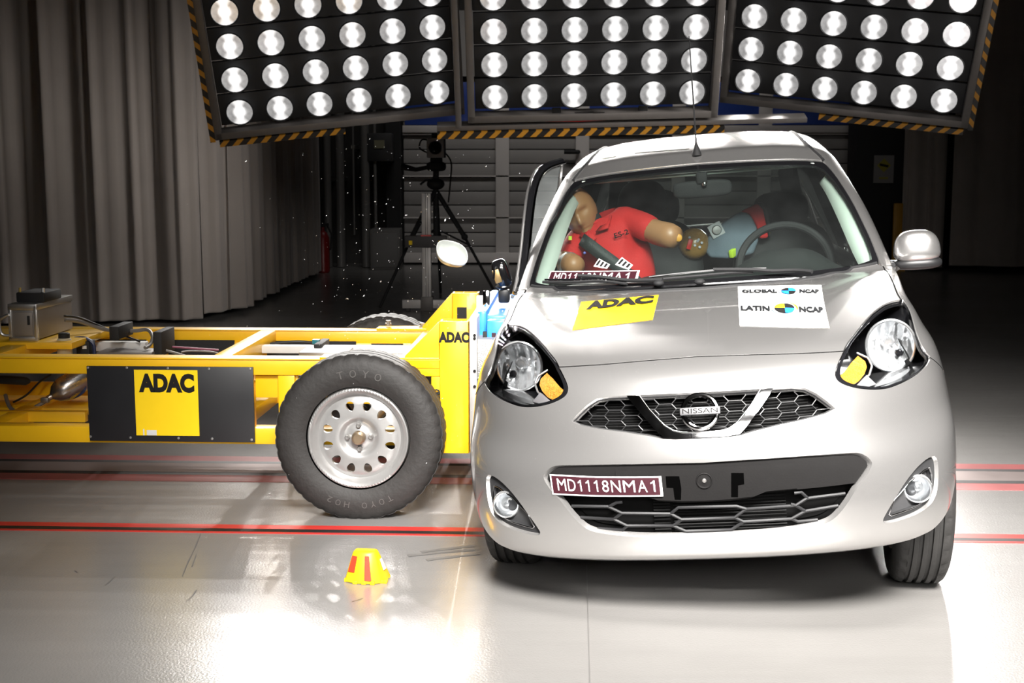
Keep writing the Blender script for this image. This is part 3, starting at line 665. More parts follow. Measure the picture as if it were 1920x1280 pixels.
# ------------------------------------------------------------------ the car: face, badges, stickers
# openings behind the lamps stay free of the inner shell: rebuild it without those cells
old = [c for c in car.children if c.name.startswith('inner_dark_shell')][0]; bpy.data.objects.remove(old)
def inhl(a, v): return pip(abs(a), v, shrink(HL, 1.12, (.48, 6.7)))
MB().add(inner, [(j * 33 + i, j * 33 + i + 1, (j + 1) * 33 + i + 1, (j + 1) * 33 + i) for j in range(24) for i in range(32)
                 if not inhl(-.92 + 1.84 * (i + .5) / 32, .75 + (j + .5) * .42)]).build('inner_dark_shell', liner, car)
clear = glass('lamp_lens', (.93, .94, .95), .0, 1.42)
lampchrome = mat('lamp_chrome', (.93, .94, .95), .17, .86, var=.05, scale=60)
def headlight(sg):
    P = HLs if sg > 0 else mirror(HLs); s = 1 if sg > 0 else -1
    loop = [P3(a, v, -.004) for a, v in refine(P)]; n = len(loop)
    back = [Vector((p.x * .985, max(p.y + .02, -.07), p.z)) for p in loop]; c = sum(back, Vector()) / n
    hs = MB().add(loop + back + [c + Vector((0, .03, 0))], [(i, (i + 1) % n, n + (i + 1) % n, n + i) for i in range(n)] + [(n + i, n + (i + 1) % n, 2 * n) for i in range(n)]).build('headlight', glossb, car, angle=30)
    hs['label'] = 'teardrop headlight with round reflector and amber indicator'
    # reflector bowl with vertical flutes
    q = cl(1670, 647, -.21); ctr = Vector((s * q.x, q.y, q.z)); r0 = .074
    V = []; F = []; nr, na = 14, 72
    for i in range(nr + 1):
        for k in range(na):
            rr = r0 * (i / nr); a = 2 * math.pi * k / na; x, z = rr * math.cos(a), rr * 1.07 * math.sin(a)
            d = .075 * (1 - (rr / r0)**2); f = ((x + .2) / .0135) % 2; f = f if f < 1 else 2 - f
            V.append(ctr + Vector((x, d + (f - .5) * .012 * min(1, rr / .03) - .0, z)))
    F = [(i * na + k, i * na + (k + 1) % na, (i + 1) * na + (k + 1) % na, (i + 1) * na + k) for i in range(nr) for k in range(na)]
    MB().add(V, F).build('reflector', lampchrome, hs, angle=18)
    Mx = frame(ctr, (1, 0, 0), (0, 0, 1))
    MB().tube([ctr + Vector((r0 * 1.03 * math.cos(a), -.002, r0 * 1.10 * math.sin(a))) for a in np.arange(0, 6.2832, .13)], .005, 8, True).build('reflector_ring', lampchrome, hs)
    MB().lathe([(.0, -.004), (.014, -.003), (.021, .006), (.022, .02), (.018, .05)], frame(ctr + Vector((-.002 * s, .03, .005)), (1, 0, 0), (0, 0, -1)), 20).build('bulb_cap', lampchrome, hs)
    MB().lathe([(.0, 0), (.012, .004), (.014, .012), (.012, .02)], frame(ctr + Vector((s * .028, .02, -.03)), (1, 0, 0), (0, 0, -1)), 14).build('side_bulb', glossb, hs)
    mk = lambda L: L if s > 0 else mirror(L)
    tn = patch('indicator', mk([(.349,6.72),(.364,6.38),(.362,6.09),(.348,5.81),(.327,5.59),(.306,5.49),(.286,5.57),(.274,5.73),(.272,5.83),(.291,6.02),(.320,6.42)]), amber, hs, off=-.022, flange=.03, gap=0)
    patch('chrome_trim', mk([(.372,5.36),(.406,5.46),(.462,5.54),(.533,5.64),(.525,5.52),(.476,5.38),(.418,5.31),(.379,5.29)]), lampchrome, hs, off=-.02, flange=.02, gap=0)
    patch('trim_clip', mk([(.350,5.73),(.374,5.36),(.350,5.33),(.317,5.44)]), mat('grey_clip', (.32, .31, .32), .35, .4), hs, off=-.016, flange=.02, gap=0)
    rim('chrome_edge', mk([(.349,6.85),(.376,6.5),(.378,6.09),(.362,5.75),(.335,5.52)]), .0035, lampchrome, hs, -.02, False)
    inn = shrink(P, .93, (s * .47, 6.45), .93)
    patch('lens_border', P, glossb, hs, holes=[inn], off=-.004, flange=.004, gap=.002)
    patch('lens', P, clear, hs, off=-.001, flange=0, gap=.003)
headlight(1); headlight(-1)
# upper grille
def inside_all(a, v, poly): return pip(a, v, poly)
def hex_grille(name, poly, w_, h_, flat, r, off, parent, m, skip=None):
    mb = MB(); xs = [P3(a, v).x for a, v in poly]; zs = [P3(a, v).z for a, v in poly]
    pitch = (w_ + flat) / 2; ni = int(max(map(abs, xs)) / pitch) + 2; z0, z1 = min(zs) - h_, max(zs) + h_
    seen = set(); segs = []
    for i in range(-ni, ni + 1):
        for j in range(int((z1 - z0) / h_) + 2):
            cx, cz = i * pitch, z0 + j * h_ + (h_ / 2 if i % 2 else 0)
            pts = [(-w_ / 2, 0), (-flat / 2, h_ / 2), (flat / 2, h_ / 2), (w_ / 2, 0), (flat / 2, -h_ / 2), (-flat / 2, -h_ / 2)]
            for q in range(6):
                a, b = pts[q], pts[(q + 1) % 6]; A = (round(cx + a[0], 4), round(cz + a[1], 4)); B = (round(cx + b[0], 4), round(cz + b[1], 4))
                k = tuple(sorted((A, B)))
                if k in seen: continue
                seen.add(k); segs.append(k)
    for A, B in segs:
        run = []
        for t in range(7):
            x = A[0] + (B[0] - A[0]) * t / 6; z = A[1] + (B[1] - A[1]) * t / 6
            av = av_xz(x, z); ok = pip(av[0], av[1], poly) and (skip is None or not pip(av[0], av[1], skip))
            if ok: run.append(P3(av[0], av[1], off))
            else:
                if len(run) > 1: mb.tube([run[0], run[-1]], r, 4)
                run = []
        if len(run) > 1: mb.tube([run[0], run[-1]], r, 4)
    return mb.build(name, m, parent)
gbar = mat('grille_bar', (.02, .02, .021), .33, var=.1, spec=.5)
rim('grille_frame', fGR, .004, softblack, car, -.012)
gr = patch('grille_backing', shrink(fGR, 1.02, (0, 4.9)), liner, car, off=-.06, flange=0, gap=0)
hex_grille('grille_mesh', fGR, .066, .030, .038, .0016, -.02, car, gbar)
mb = MB()
for z in np.arange(.60, .76, .009):
    run = []
    for x in np.arange(-.42, .43, .03):
        av = av_xz(float(x), float(z) + .02)
        if pip(av[0], av[1], fGR): run.append(P3(av[0], av[1], -.052))
    if len(run) > 2: mb.tube(run, .0016, 4)
mb.build('radiator_fins', mat('fin_metal', (.012, .012, .012), .5, .3, spec=.2), car)
Vin = [(.100,5.58),(.082,5.14),(.056,4.62),(.042,4.45),(.028,4.385),(0,4.37)]; Vout = [(.124,5.59),(.069,4.43),(.059,4.25),(.035,4.20),(0,4.195)]
vpoly = Vout + mirror(Vout)[1:] + [(-a, v) for a, v in Vin] + Vin[::-1][1:]
patch('chrome_grille_bow', vpoly, chrome, car, off=.004, flange=.03, gap=0)
rim('bow_edge', Vin + mirror(Vin)[1:], .003, chrome, car, .004, False)
c0 = P3(0, 5.0, .012); ez = SN(np.array([0.]), np.array([5.0]))[0]; EM = frame(c0, (1, 0, 0), Vector(ez).cross(Vector((1, 0, 0))))
emb = MB().tube([EM @ Vector((.050 * math.cos(a), .050 * math.sin(a), 0)) for a in np.arange(0, 6.283, .131)], .0085, 10, True).build('badge', chrome, car)
MB().box((0, 0, .006), (.118, .023, .012)).build('badge_bar', mat('badge_grey', (.14, .14, .145), .4, .5), emb, .003, M=EM)
lettering('lettering', 'NISSAN', EM @ Matrix.Translation((0, 0, .0128)), .104, .0145, inkblack, emb, .01)
# lower grille with number plate carrier
fHOLD = closed_half([(0,3.40),(.066,3.41),(.159,3.40),(.229,3.36),(.280,3.31),(.298,3.22),(.312,3.09),(.316,2.97),(.283,2.60),(.157,2.585),(.093,2.57),(.074,2.46),(.035,2.42),(0,2.41)])
hold = patch('plate_carrier', fHOLD, mat('carrier_plastic', (.010, .0095, .0095), .62, var=.1, bump=.05, spec=.08), car, off=-.010, flange=.03, gap=.001)
patch('carrier_ridge', closed_half([(0, 3.28), (.150, 3.27), (.156, 2.62), (.10, 2.60), (.078, 2.50), (.035, 2.46), (0, 2.45)]), mat('carrier_plastic', (.028, .027, .027), .45), hold, off=-.005, flange=.02, gap=.001, taper=-.003)
for tee in ([(.042,3.10),(.062,3.08),(.062,2.80),(.052,2.78),(.051,2.51),(.040,2.52),(.041,2.80)], [(-.060,3.08),(-.038,3.07),(-.036,2.76),(-.038,2.50),(-.048,2.51),(-.049,2.78),(-.060,2.79)]):
    patch('clip_slot', tee, mat('void_black', (.001, .001, .001), 1, spec=0), hold, off=-.0042, flange=.004, gap=0)
sc_ = P3(.0, 2.93, -.002); sn = Vector(SN(np.array([0.]), np.array([2.93]))[0]); SM = frame(sc_, (1, 0, 0), sn.cross(Vector((1, 0, 0))))
MB().lathe([(.006, 0), (.012, -.002), (.019, -.002), (.022, .001), (.024, .0), (.025, -.004)], SM, 24).build('screw_cup', MATS['carrier_plastic'], hold)
MB().lathe([(0, .003), (.005, .0025), (.007, 0)], SM, 12).build('screw', steel, hold)
LB = [[(-0.261,2.33),(-0.175,2.33),(-0.148,2.17),(-0.058,2.13),(-0.040,1.97),(0.044,1.97),(0.064,2.18),(0.154,2.20),(0.176,2.35),(0.261,2.38)],[(-0.173,2.33),(-0.156,2.43),(-0.144,2.44)],[(-0.058,2.13),(-0.044,2.28),(0.048,2.26),(0.064,2.18)],[(0.154,2.20),(0.144,2.24)],[(0.151,2.49),(0.165,2.50),(0.178,2.35)],[(-0.243,2.05),(-0.167,2.01),(-0.148,2.17)],[(-0.167,2.01),(-0.141,1.84),(-0.056,1.82),(-0.040,1.97)],[(0.044,1.97),(0.059,1.86),(0.146,1.87),(0.173,2.04),(0.245,2.11)],[(0.154,2.20),(0.173,2.04)],[(-0.141,1.84),(-0.152,1.73),(-0.207,1.77)],[(-0.056,1.82),(-0.035,1.67),(0.038,1.67),(0.059,1.86)],[(0.146,1.87),(0.159,1.79),(0.200,1.80)],]
mb = MB()
for l in LB:
    l = [(a, v) for a, v in l]
    mb.tube([P3(a, v, -.022) for a, v in l], .0052, 6)
mb.build('lower_grille_bars', mat('lower_bar', (.012, .012, .013), .5, var=.1, spec=.25), car, angle=40)
patch('lower_backing', shrink(fLO, 1.0, (0, 2.4)), liner, car, off=-.07, flange=0, gap=0)
rim('lower_grille_frame', fLO, .004, softblack, car, -.02)
mb = MB()
for z in np.arange(.30, .46, .011):
    mb.tube([PX(x, float(z), -.06) for x in (-.1, .02, .14, .24)], .0025, 4)
    mb.tube([PX(x, float(z), -.05) for x in (-.16, -.11)], .003, 4)
mb.build('cooler_fins', MATS['fin_metal'], car)
# fog lamps
for P, In, s in ((FOG, [(.546,2.61),(.516,2.59),(.453,2.43),(.399,2.10),(.386,1.76),(.394,1.72),(.426,1.75),(.500,1.82),(.547,1.97),(.565,2.23),(.560,2.47)], 1),
                 (mirror(FOG), mirror([(.546,2.61),(.516,2.59),(.453,2.43),(.399,2.10),(.386,1.76),(.394,1.72),(.426,1.75),(.500,1.82),(.547,1.97),(.565,2.23),(.560,2.47)]), -1)):
    bz = patch('fog_bezel', P, softblack, car, off=-.012, flange=.02, gap=.001, holes=[In], hole_flange=.02, hole_taper=0); bz['label'] = 'black fog lamp bezel with chrome edge'
    patch('bezel_recess', In, mat('bezel_grey', (.05, .05, .052), .3, coat=.5), bz, off=-.030, flange=0, gap=-.002)
    rim('chrome_edge', In, .0024, chrome, bz, -.011)
    q = P3(s * .491, 2.23, -.012); A = frame(q, (s * .93, .36, 0), (0, 0, 1)); 
    A = frame(q, (1, 0, 0), (0, 0, 1))
    MB().lathe([(.0001, -.028), (.015, -.024), (.028, -.012), (.036, .002), (.040, .006), (.043, .002), (.044, -.02)], A, 32).build('fog_reflector', lampchrome, bz)
    MB().lathe([(.0001, -.004), (.008, -.006), (.009, -.02)], A, 14).build('fog_bulb', lampchrome, bz)
    MB().lathe([(.0001, .014), (.015, .0125), (.028, .009), (.037, .004)], A, 28).build('fog_glass', clear, bz, angle=80)
# flat prints on the body
def qmap(Q, s, t, off):
    TL, TR, BR, BL = [np.array(q) for q in Q]; p = (TL * (1 - s) + TR * s) * t + (BL * (1 - s) + BR * s) * (1 - t); return P3(float(p[0]), float(p[1]), off)
def conform(name, me, Q, box, m, parent, off):
    """lay a flat mesh (fitted to its own bounds) into a part of a quad on the body"""
    xs = [v.co.x for v in me.vertices]; ys = [v.co.y for v in me.vertices]; x0, x1, y0, y1 = min(xs), max(xs), min(ys), max(ys)
    bm = bmesh.new(); bm.from_mesh(me); bmesh.ops.triangulate(bm, faces=bm.faces); bm.to_mesh(me); bm.free()
    for v in me.vertices:
        s = box[0] + (v.co.x - x0) / (x1 - x0) * (box[2] - box[0]); t = box[1] + (v.co.y - y0) / (y1 - y0) * (box[3] - box[1]); v.co = qmap(Q, s, t, off)
    me.materials.clear(); me.materials.append(m); return link(name, me, parent)
def sub(Q, s0, t0, s1, t1):
    TL, TR, BR, BL = [np.array(q) for q in Q]
    f = lambda s, t: tuple((TL * (1 - s) + TR * s) * t + (BL * (1 - s) + BR * s) * (1 - t))
    return [f(s0, t1), f(s1, t1), f(s1, t0), f(s0, t0)]
def sector(a0, a1, r0, r1, n=14):
    me = bpy.data.meshes.new('sector'); V = []; 
    for i in range(n + 1):
        a = a0 + (a1 - a0) * i / n; V += [(r0 * math.cos(a), r0 * math.sin(a), 0), (r1 * math.cos(a), r1 * math.sin(a), 0)]
    me.from_pydata(V, [], [(2 * i, 2 * i + 1, 2 * i + 3, 2 * i + 2) for i in range(n)]); return me
def place_shape(name, me, Q, c, rx, ry, m, parent, off):
    for v in me.vertices: v.co = qmap(Q, c[0] + v.co.x * rx, c[1] + v.co.y * ry, off)
    me.materials.append(m); return link(name, me, parent)
QA = [(-.302,9.72),(-.086,9.83),(-.092,8.80),(-.300,8.58)]
st = patch('hood_sticker', QA[::-1], signy, car, off=.0012, flange=0, gap=0); st['label'] = 'yellow sticker with black lettering on the hood'
conform('lettering', text_mesh('ADAC', 1, .06), QA, (.12, .62, .96, .95), inkblack, st, .0048)
QN = [(.082,10.04),(.305,9.80),(.288,8.11),(.079,8.43)]
st = patch('hood_sticker', QN[::-1], white, car, off=.0012, flange=0, gap=0); st['label'] = 'white sticker with two rows of lettering and target discs'
inkgrey = mat('ink_grey', (.015, .016, .018), .6, spec=.2); blue_i = mat('ink_blue', (.02, .25, .72), .45); yel_i = mat('ink_yellow', (.95, .68, .02), .45); paleblue = mat('ink_pale', (.45, .65, .85), .5)
conform('lettering', text_mesh('GLOBAL', 1, .045), QN, (.04, .748, .42, .842), inkgrey, st, .0048); conform('lettering', text_mesh('NCAP', 1, .045), QN, (.69, .748, .95, .842), inkgrey, st, .0048)
conform('lettering', text_mesh('LATIN', 1, .045), QN, (.02, .30, .32, .415), inkgrey, st, .0048); conform('lettering', text_mesh('NCAP', 1, .045), QN, (.655, .30, .965, .415), inkgrey, st, .0048)
h2 = math.pi / 2
for c, rx, ry, cols in (((.555, .795), .088, .082, (blue_i, inkblack, blue_i, inkblack)), ((.488, .375), .115, .105, (inkblack, yel_i, inkblack, blue_i))):
    for k in range(4): place_shape('target_quadrant', sector(k * h2, (k + 1) * h2, .01, 1), QN, c, rx, ry, cols[k], st, .0048)
    place_shape('target_arc', sector(-.2, 1.2, 1.22, 1.36), QN, c, rx, ry, cols[1] if cols[1] is yel_i else paleblue, st, .0048)
    place_shape('target_arc', sector(2.6, 4.4, 1.22, 1.36), QN, c, rx, ry, paleblue, st, .0048)
WID = {'M': .833, 'D': .722, '1': .556, '8': .556, 'N': .722, 'A': .667}
def plate_text(s):
    """grotesque lettering with flagged ones"""
    bm = bmesh.new(); x = 0
    for ch in s:
        w_ = WID[ch]
        if ch == '1':
            P = [(.255, 0), (.345, 0), (.345, .716), (.287, .716), (.20, .62), (.109, .565), (.109, .478), (.19, .515), (.255, .56)]; me = bpy.data.meshes.new('g'); me.from_pydata([(p[0] + x, p[1], 0) for p in P], [], [tuple(range(9))])
        else:
            me = fit_text(ch, w_ - .15, .73, 0, 0); me.transform(Matrix.Translation((x + w_ / 2, .358, 0)))
        bm.from_mesh(me); x += w_
    out = bpy.data.meshes.new('plate_text'); bm.to_mesh(out); bm.free(); return out
QP = [(-.302,3.11),(-.067,3.10),(-.066,2.61),(-.300,2.62)]
def id_plate(name, Q, off, parent, box=(.10, .20, .93, .82)):
    st = patch(name, Q[::-1], white, parent, off=off, flange=.003, gap=0); st['label'] = 'maroon sticker with white border and lettering'
    patch('maroon_field', sub(Q, .018, .07, .982, .93)[::-1], maroon, st, off=off + .0008, flange=0, gap=0)
    conform('lettering', plate_text('MD1118NMA1'), Q, box, white, st, off + .003)
    return st
id_plate('id_sticker', QP, .0035, car, (.08, .22, .95, .80))
id_plate('id_sticker', [(-.491,12.29),(-.141,12.16),(-.148,11.86),(-.500,12.06)], -.0005, car)
for Q in ([(-.273,12.41),(-.231,12.30),(-.240,12.23),(-.289,12.29)], [(-.196,12.40),(-.161,12.26),(-.172,12.18),(-.215,12.29)]):
    Q = [(a, v) for a, v in Q]; st = patch('marker_sticker', Q[::-1], white, car, off=-.0005, flange=0, gap=0); st['label'] = 'white marker sticker with dark bars behind the glass'
    for k in range(3): patch('bar', sub(Q, .10 + .30 * k, .18, .26 + .30 * k, .88)[::-1], inkblack, st, off=.0008, flange=0, gap=0)
for Q in ([(-.40,15.45),(-.31,15.35),(-.31,15.0),(-.395,15.0)], [(-.22,15.25),(-.02,15.15),(-.02,15.0),(-.22,15.05)]): patch('roof_patch', Q[::-1], white, car, off=.0012, flange=0, gap=0)  # two flat white patches on the roof skin
# wipers, antenna, mirror
def arm(name, pts, r, off, parent, m=softblack, n=6):
    P = crom([tuple(P3(a, v, o_)) for (a, v), o_ in zip(pts, off if isinstance(off, (list, tuple)) else [off] * len(pts))], 4, False); return MB().tube(P, r, n).build(name, m, parent)
w1 = arm('wiper', [(-.080,11.02),(-.168,11.69),(-.253,11.97),(-.336,12.06)], .008, .02, car); arm('wiper_blade', [(-.519,12.05),(-.356,11.97),(-.257,11.93),(-.171,11.6)], .006, .008, w1); arm('wiper_spine', [(-.50,12.055),(-.356,11.98),(-.257,11.95),(-.171,11.63)], .004, .018, w1, glossb)
w2 = arm('wiper', [(.283,10.75),(.230,11.15),(.167,11.63),(.117,11.85),(.029,11.95)], .008, .02, car); arm('wiper_blade', [(-.114,11.80),(-.019,11.84),(.055,11.88),(.12,11.86)], .006, .008, w2); arm('wiper_spine', [(-.114,11.82),(-.034,11.90),(.055,11.93),(.153,11.87)], .004, .02, w2, glossb)
for a, v in ((.0, 10.75), (-.09, 10.95)): MB().ellipsoid(P3(a, v, .01), (.02, .02, .012)).build('wiper_pivot', softblack, car)
b0 = P3(.004, 14.3, 0); MB().lathe([(.020, 0), (.019, .012), (.010, .034), (.005, .05)], Matrix.Translation(b0), 14).tube([b0 + Vector((0, 0, .045)), b0 + Vector((-.004, .09, .50))], [.0042, .0022], 6).build('antenna', softblack, car)
q = cl(1719, 466, .64)
def capf(p):
    p = p.copy()
    if p.z < 0: p.z *= .55
    p.x *= 1 + .06 * (-p.z / .07); return p
mr_ = MB().ellipsoid((q.x, q.y, q.z - .008), (.086, .055, .080), None, 40, 24, capf, .72).build('door_mirror', silver, car, angle=80); mr_['label'] = 'silver door mirror with black base'
MB().ellipsoid((q.x + .002, q.y + .012, q.z - .056), (.090, .055, .024), None, 32, 12, None, .7).build('mirror_base', blackp, mr_, angle=80)
MB().tube([(q.x - .02, q.y + .03, q.z - .062), (q.x - .11, q.y + .05, q.z - .058), (q.x - .19, q.y + .06, q.z - .05)], [.020, .019, .024], 12).build('mirror_arm', blackp, mr_)
# seams around the lamp tops, fuel of reflections: thin dark joint between door and fender
# wheels stand on the floor while the body has rolled above them
def tyre_mesh(Rr, wd, name, m, notch=.006, n=120, grooves=(-.045, -.015, .015, .045)):
    prof = []; hw = wd / 2
    side = [(Rr * .62, -hw * .82), (Rr * .70, -hw * .97), (Rr * .80, -hw * 1.0), (Rr * .90, -hw * .95), (Rr * .955, -hw * .86), (Rr * .985, -hw * .74)]
    tread = []
    for g in grooves: tread += [(Rr, g * wd / .19 - .007), (Rr - .009, g * wd / .19 - .005), (Rr - .009, g * wd / .19 + .005), (Rr, g * wd / .19 + .007)]
    prof = side + [(Rr * .997, -hw * .6)] + tread + [(Rr * .997, hw * .6)] + [(r, -h_) for r, h_ in side[::-1]]
    mb = MB(); V = []; k_ = len(prof)
    for r, h_ in prof:
        for k in range(n):
            rr = r - (notch if (k % 4 == 0 and abs(h_) > hw * .55 and r > Rr * .94) else 0); a = 2 * math.pi * k / n; V.append((rr * math.cos(a), rr * math.sin(a), h_))
    F = [(i * n + k, i * n + (k + 1) % n, (i + 1) * n + (k + 1) % n, (i + 1) * n + k) for i in range(k_ - 1) for k in range(n)]
    return mb.add(V, F).mesh(name, m, angle=28)
tm = tyre_mesh(.292, .185, 'tyre', rubber)
rimm = MB().lathe([(.0001, .05), (.04, .055), (.06, .045), (.15, .05), (.178, .08), (.186, .085), (.184, .06), (.182, -.085)], None, 40).mesh('rim', alu)
CI = CARM.inverted(); base = Vector((.715, 4.39, 0)); lat = Vector((math.cos(R(9.2)), -math.sin(R(9.2)), 0)); fwd = Vector((math.sin(R(9.2)), math.cos(R(9.2)), 0))
for s in (1, -1):
    for yl, st_ in ((0, R(-1)), (2.45, 0)):
        c = base + lat * (.680 * s - .012) + fwd * yl + Vector((0, 0, .29))
        ax = Matrix.Rotation(st_, 3, 'Z') @ (lat * s)
        Wm = frame(c, ax.cross(Vector((0, 0, 1))), (0, 0, 1)); Wm = frame(c, Vector((0, 0, 1)).cross(ax), (0, 0, 1))
        wh = link('wheel', tm, car, CI @ Wm); link('wheel_rim', rimm, wh)
# bent front door on the struck side: its window frame stands out from the body
fpx = [(962, 556), (970, 522), (978, 465), (984, 405), (991, 355), (1001, 325), (1017, 309), (1046, 299)]
ypl = [.62, .66, .74, .82, .90, .97, 1.03, 1.12]
path = crom([tuple(cl(x + 7, y + 4, yy)) for (x, y), yy in zip(fpx, ypl)], 5, False)
dfm = MB().tube(path, .017, 8).build('bent_door_frame', glossb, car); dfm['label'] = 'door window frame bent away from the roof'
MB().tube([Vector(p) + Vector((-.019, -.004, .004)) for p in path], .005, 6).build('frame_edge', silver, dfm)
MB().tube([Vector(p) + Vector((.017, -.012, -.006)) for p in path], .0055, 6).build('frame_lip', chrome, dfm)
p1, p2 = Vector(path[-1]), cl(1049, 352, 1.12); MB().tube([p1, p1.lerp(p2, .5), p2], .008, 6).build('frame_post', silver, dfm)
inner_e = [cl(x, y, yy) for (x, y), yy in zip([(980, 548), (990, 520), (1005, 470), (1020, 420), (1033, 385), (1045, 352), (1047, 330), (1047, 305)], ypl)]
outer = [Vector(path[min(len(path) - 1, i * 5)]) for i in range(8)]
MB().add(outer + inner_e, [(i, i + 1, 9 + i, 8 + i) for i in range(7)]).build('door_glass', glass('cracked_glass', (.62, .62, .60), .05, 1.5, haze=.12), dfm)

rim('hood_edge_mask', REARH + mirror(REARH)[1:], .006, softblack, car, .0005, False)  # black tube added to cover the highlight on the hood's rear flange
for P in (HOODLINE + [], ):
    rim('hood_gap_shade', [(-a, v - .012) for a, v in P[::-1]] + [(a, v - .012) for a, v in P[1:]], .0052, liner, car, -.0045, False)  # dark tube put into the hood's front gap as its shade
for sg in (1, -1): rim('hood_gap_shade', [(sg * a, v) for a, v in SEAM], .0045, liner, car, -.003, False)  # same painted shade along the gap between hood and fender
for sg in (1, -1): rim('bumper_seam', [(sg * a, v) for a, v in FEND[:-1]], .002, liner, car, -.0008, False)
# ------------------------------------------------------------------ inside the car
dashm = mat('dash_plastic', (.022, .024, .024), .55, var=.1, bump=.08, bscale=400)
# dashboard: a padded shelf with the instrument hump in front of the wheel
V = []; nx, ny = 49, 9
for j in range(ny):
    y = .46 + .42 * j / (ny - 1)
    for i in range(nx):
        x = -.66 + 1.32 * i / (nx - 1)
        z = .985 + .015 * math.sin(j / (ny - 1) * 3.1) - .05 * max(0, (abs(x) - .5) / .16) ** 2
        z += .085 * math.exp(-((x - .33) / .17) ** 4) * max(0, min(1, (j - 3) / 3)) + .018 * math.exp(-((x + .05) / .20) ** 6) * max(0, min(1, (j - 3) / 3))
        if j == ny - 1: z -= .25
        V.append((x, y, z))
MB().add(V, [(j * nx + i, j * nx + i + 1, (j + 1) * nx + i + 1, (j + 1) * nx + i) for j in range(ny - 1) for i in range(nx - 1)]).build('dashboard', dashm, car, angle=60)
for x in (-.60, .60): MB().lathe([(.0001, .02), (.03, .018), (.045, .008), (.05, -.01)], Matrix.Translation((x, .66, .985)), 20).build('tweeter', trim if x > 0 else dashm, car)
# steering wheel
sw = cl(1472, 500, .92); SWM = frame(sw, (1, 0, 0), (0, .42, .91))
wheel_ = MB().tube([SWM @ Vector((.185 * math.cos(a), .185 * math.sin(a), 0)) for a in np.arange(0, 6.283, .13)], .016, 10, True).build('steering_wheel', softblack, car)
MB().ellipsoid((0, 0, 0), (.08, .065, .03), None, 20, 10).build('wheel_hub', softblack, wheel_, M=SWM)
MB().box((-.12, -.01, 0), (.12, .035, .015)).box((.12, -.01, 0), (.12, .035, .015)).box((0, -.12, 0), (.04, .11, .015)).build('wheel_spokes', softblack, wheel_, .005, M=SWM)
# seats
def seat(xc, yc, lean, top, label, tilt=0):
    M = Matrix.Translation((xc, yc, .55)) @ Matrix.Rotation(tilt, 4, 'Y') @ Matrix.Rotation(lean, 4, 'X')
    s_ = MB().ellipsoid((0, 0, .02 + (top) / 2), (.235, .085, top / 2), None, 28, 18, None, .62).build('seat_back', softblack, car, M=M, angle=80)
    MB().ellipsoid((0, -.25, -.06), (.25, .27, .09), None, 28, 12, None, .6).build('seat_cushion', softblack, s_, angle=80)
    MB().ellipsoid((0, .0, top + .075), (.125, .05, .085), None, 24, 12, None, .7).build('headrest', softblack, s_, angle=80)
    return s_
seat(cl(1207, 400, 1.5).x, 1.42, -R(10), .66, '', R(3)); MB().ellipsoid(cl(1206, 392, 1.52), (.118, .07, .135), None, 28, 16, None, .8).build('seat_top', softblack, car, angle=80); seat(.36, 1.42, -R(16), .62, '')
MB().ellipsoid((0, 2.32, .86), (.56, .10, .30), None, 32, 14, None, .5).build('rear_bench', softblack, car, angle=80)
MB().box((0, 1.9, .56), (1.2, .6, .25)).build('rear_cushion', softblack, car, .05)
MB().box((0, 1.6, .30), (1.36, 2.4, .04)).build('cabin_floor', liner, car)
MB().span(-.62, .62, 2.5, 2.82, .94, .97).build('parcel_shelf', softblack, car)
MB().tube([(-.58, 2.55, 1.0), (0, 2.62, 1.02), (.58, 2.55, 1.0)], .012, 8).build('rear_trim_bar', trim, car)
# pale pillar trims seen through the glass
for s in (1, -1):
    pts = [(12.15, .665, .10), (12.5, .665, .125), (12.9, .655, .125), (13.25, .645, .115), (13.5, .625, .09), (13.72, .59, .06)]
    A = [P3(s * a, v, -.03) for v, a, w_ in pts]; B = [P3(s * (a - w_), v - .03, -.07) for v, a, w_ in pts]
    A = [Vector(p) for p in crom([tuple(p) for p in A], 4, False)]; B = [Vector(p) for p in crom([tuple(p) for p in B], 4, False)]
    n = len(A); o = MB().add(A + B, [(i, i + 1, n + i + 1, n + i) for i in range(n - 1)]).build('pillar_trim', trim, car, angle=80); so = o.modifiers.new('t', 'SOLIDIFY'); so.thickness = .012
    B1 = [Vector((s * .645, 1.33, 1.0)), Vector((s * .62, 1.38, 1.15)), Vector((s * .565, 1.43, 1.33)), Vector((s * .52, 1.45, 1.43))]
    m2 = MB()
    for a, b in zip(B1[:-1], B1[1:]): m2.beam(a, b, .07, .02, (s, 0, 0))
    m2.build('inner_pillar', trim, car, .008)
    MB().beam((s * .60, .62, 1.0), (s * .60, 2.4, 1.0), .05, .05).build('door_card', softblack, car, .01)
    MB().beam((s * .50, 2.62, 1.02), (s * .44, 2.52, 1.42), .10, .06).build('rear_pillar', softblack, car, .02)
MB().beam(P3(-.5, 13.98, -.03), P3(.5, 13.98, -.03), .10, .015).build('header_trim', trim, car, .005)
# rear-view mirror
q = cl(1317, 354, .98)
rv = MB().ellipsoid((q.x, q.y, q.z), (.122, .018, .036), None, 32, 12, None, .5).build('rear_view_mirror', softblack, car, angle=80)
MB().box((q.x, q.y - .012, q.z + .045), (.045, .03, .05)).build('mirror_mount', softblack, rv, .008); MB().ellipsoid((q.x + .01, q.y - .03, q.z + .02), (.012, .012, .012)).build('mirror_ball', chrome, rv)
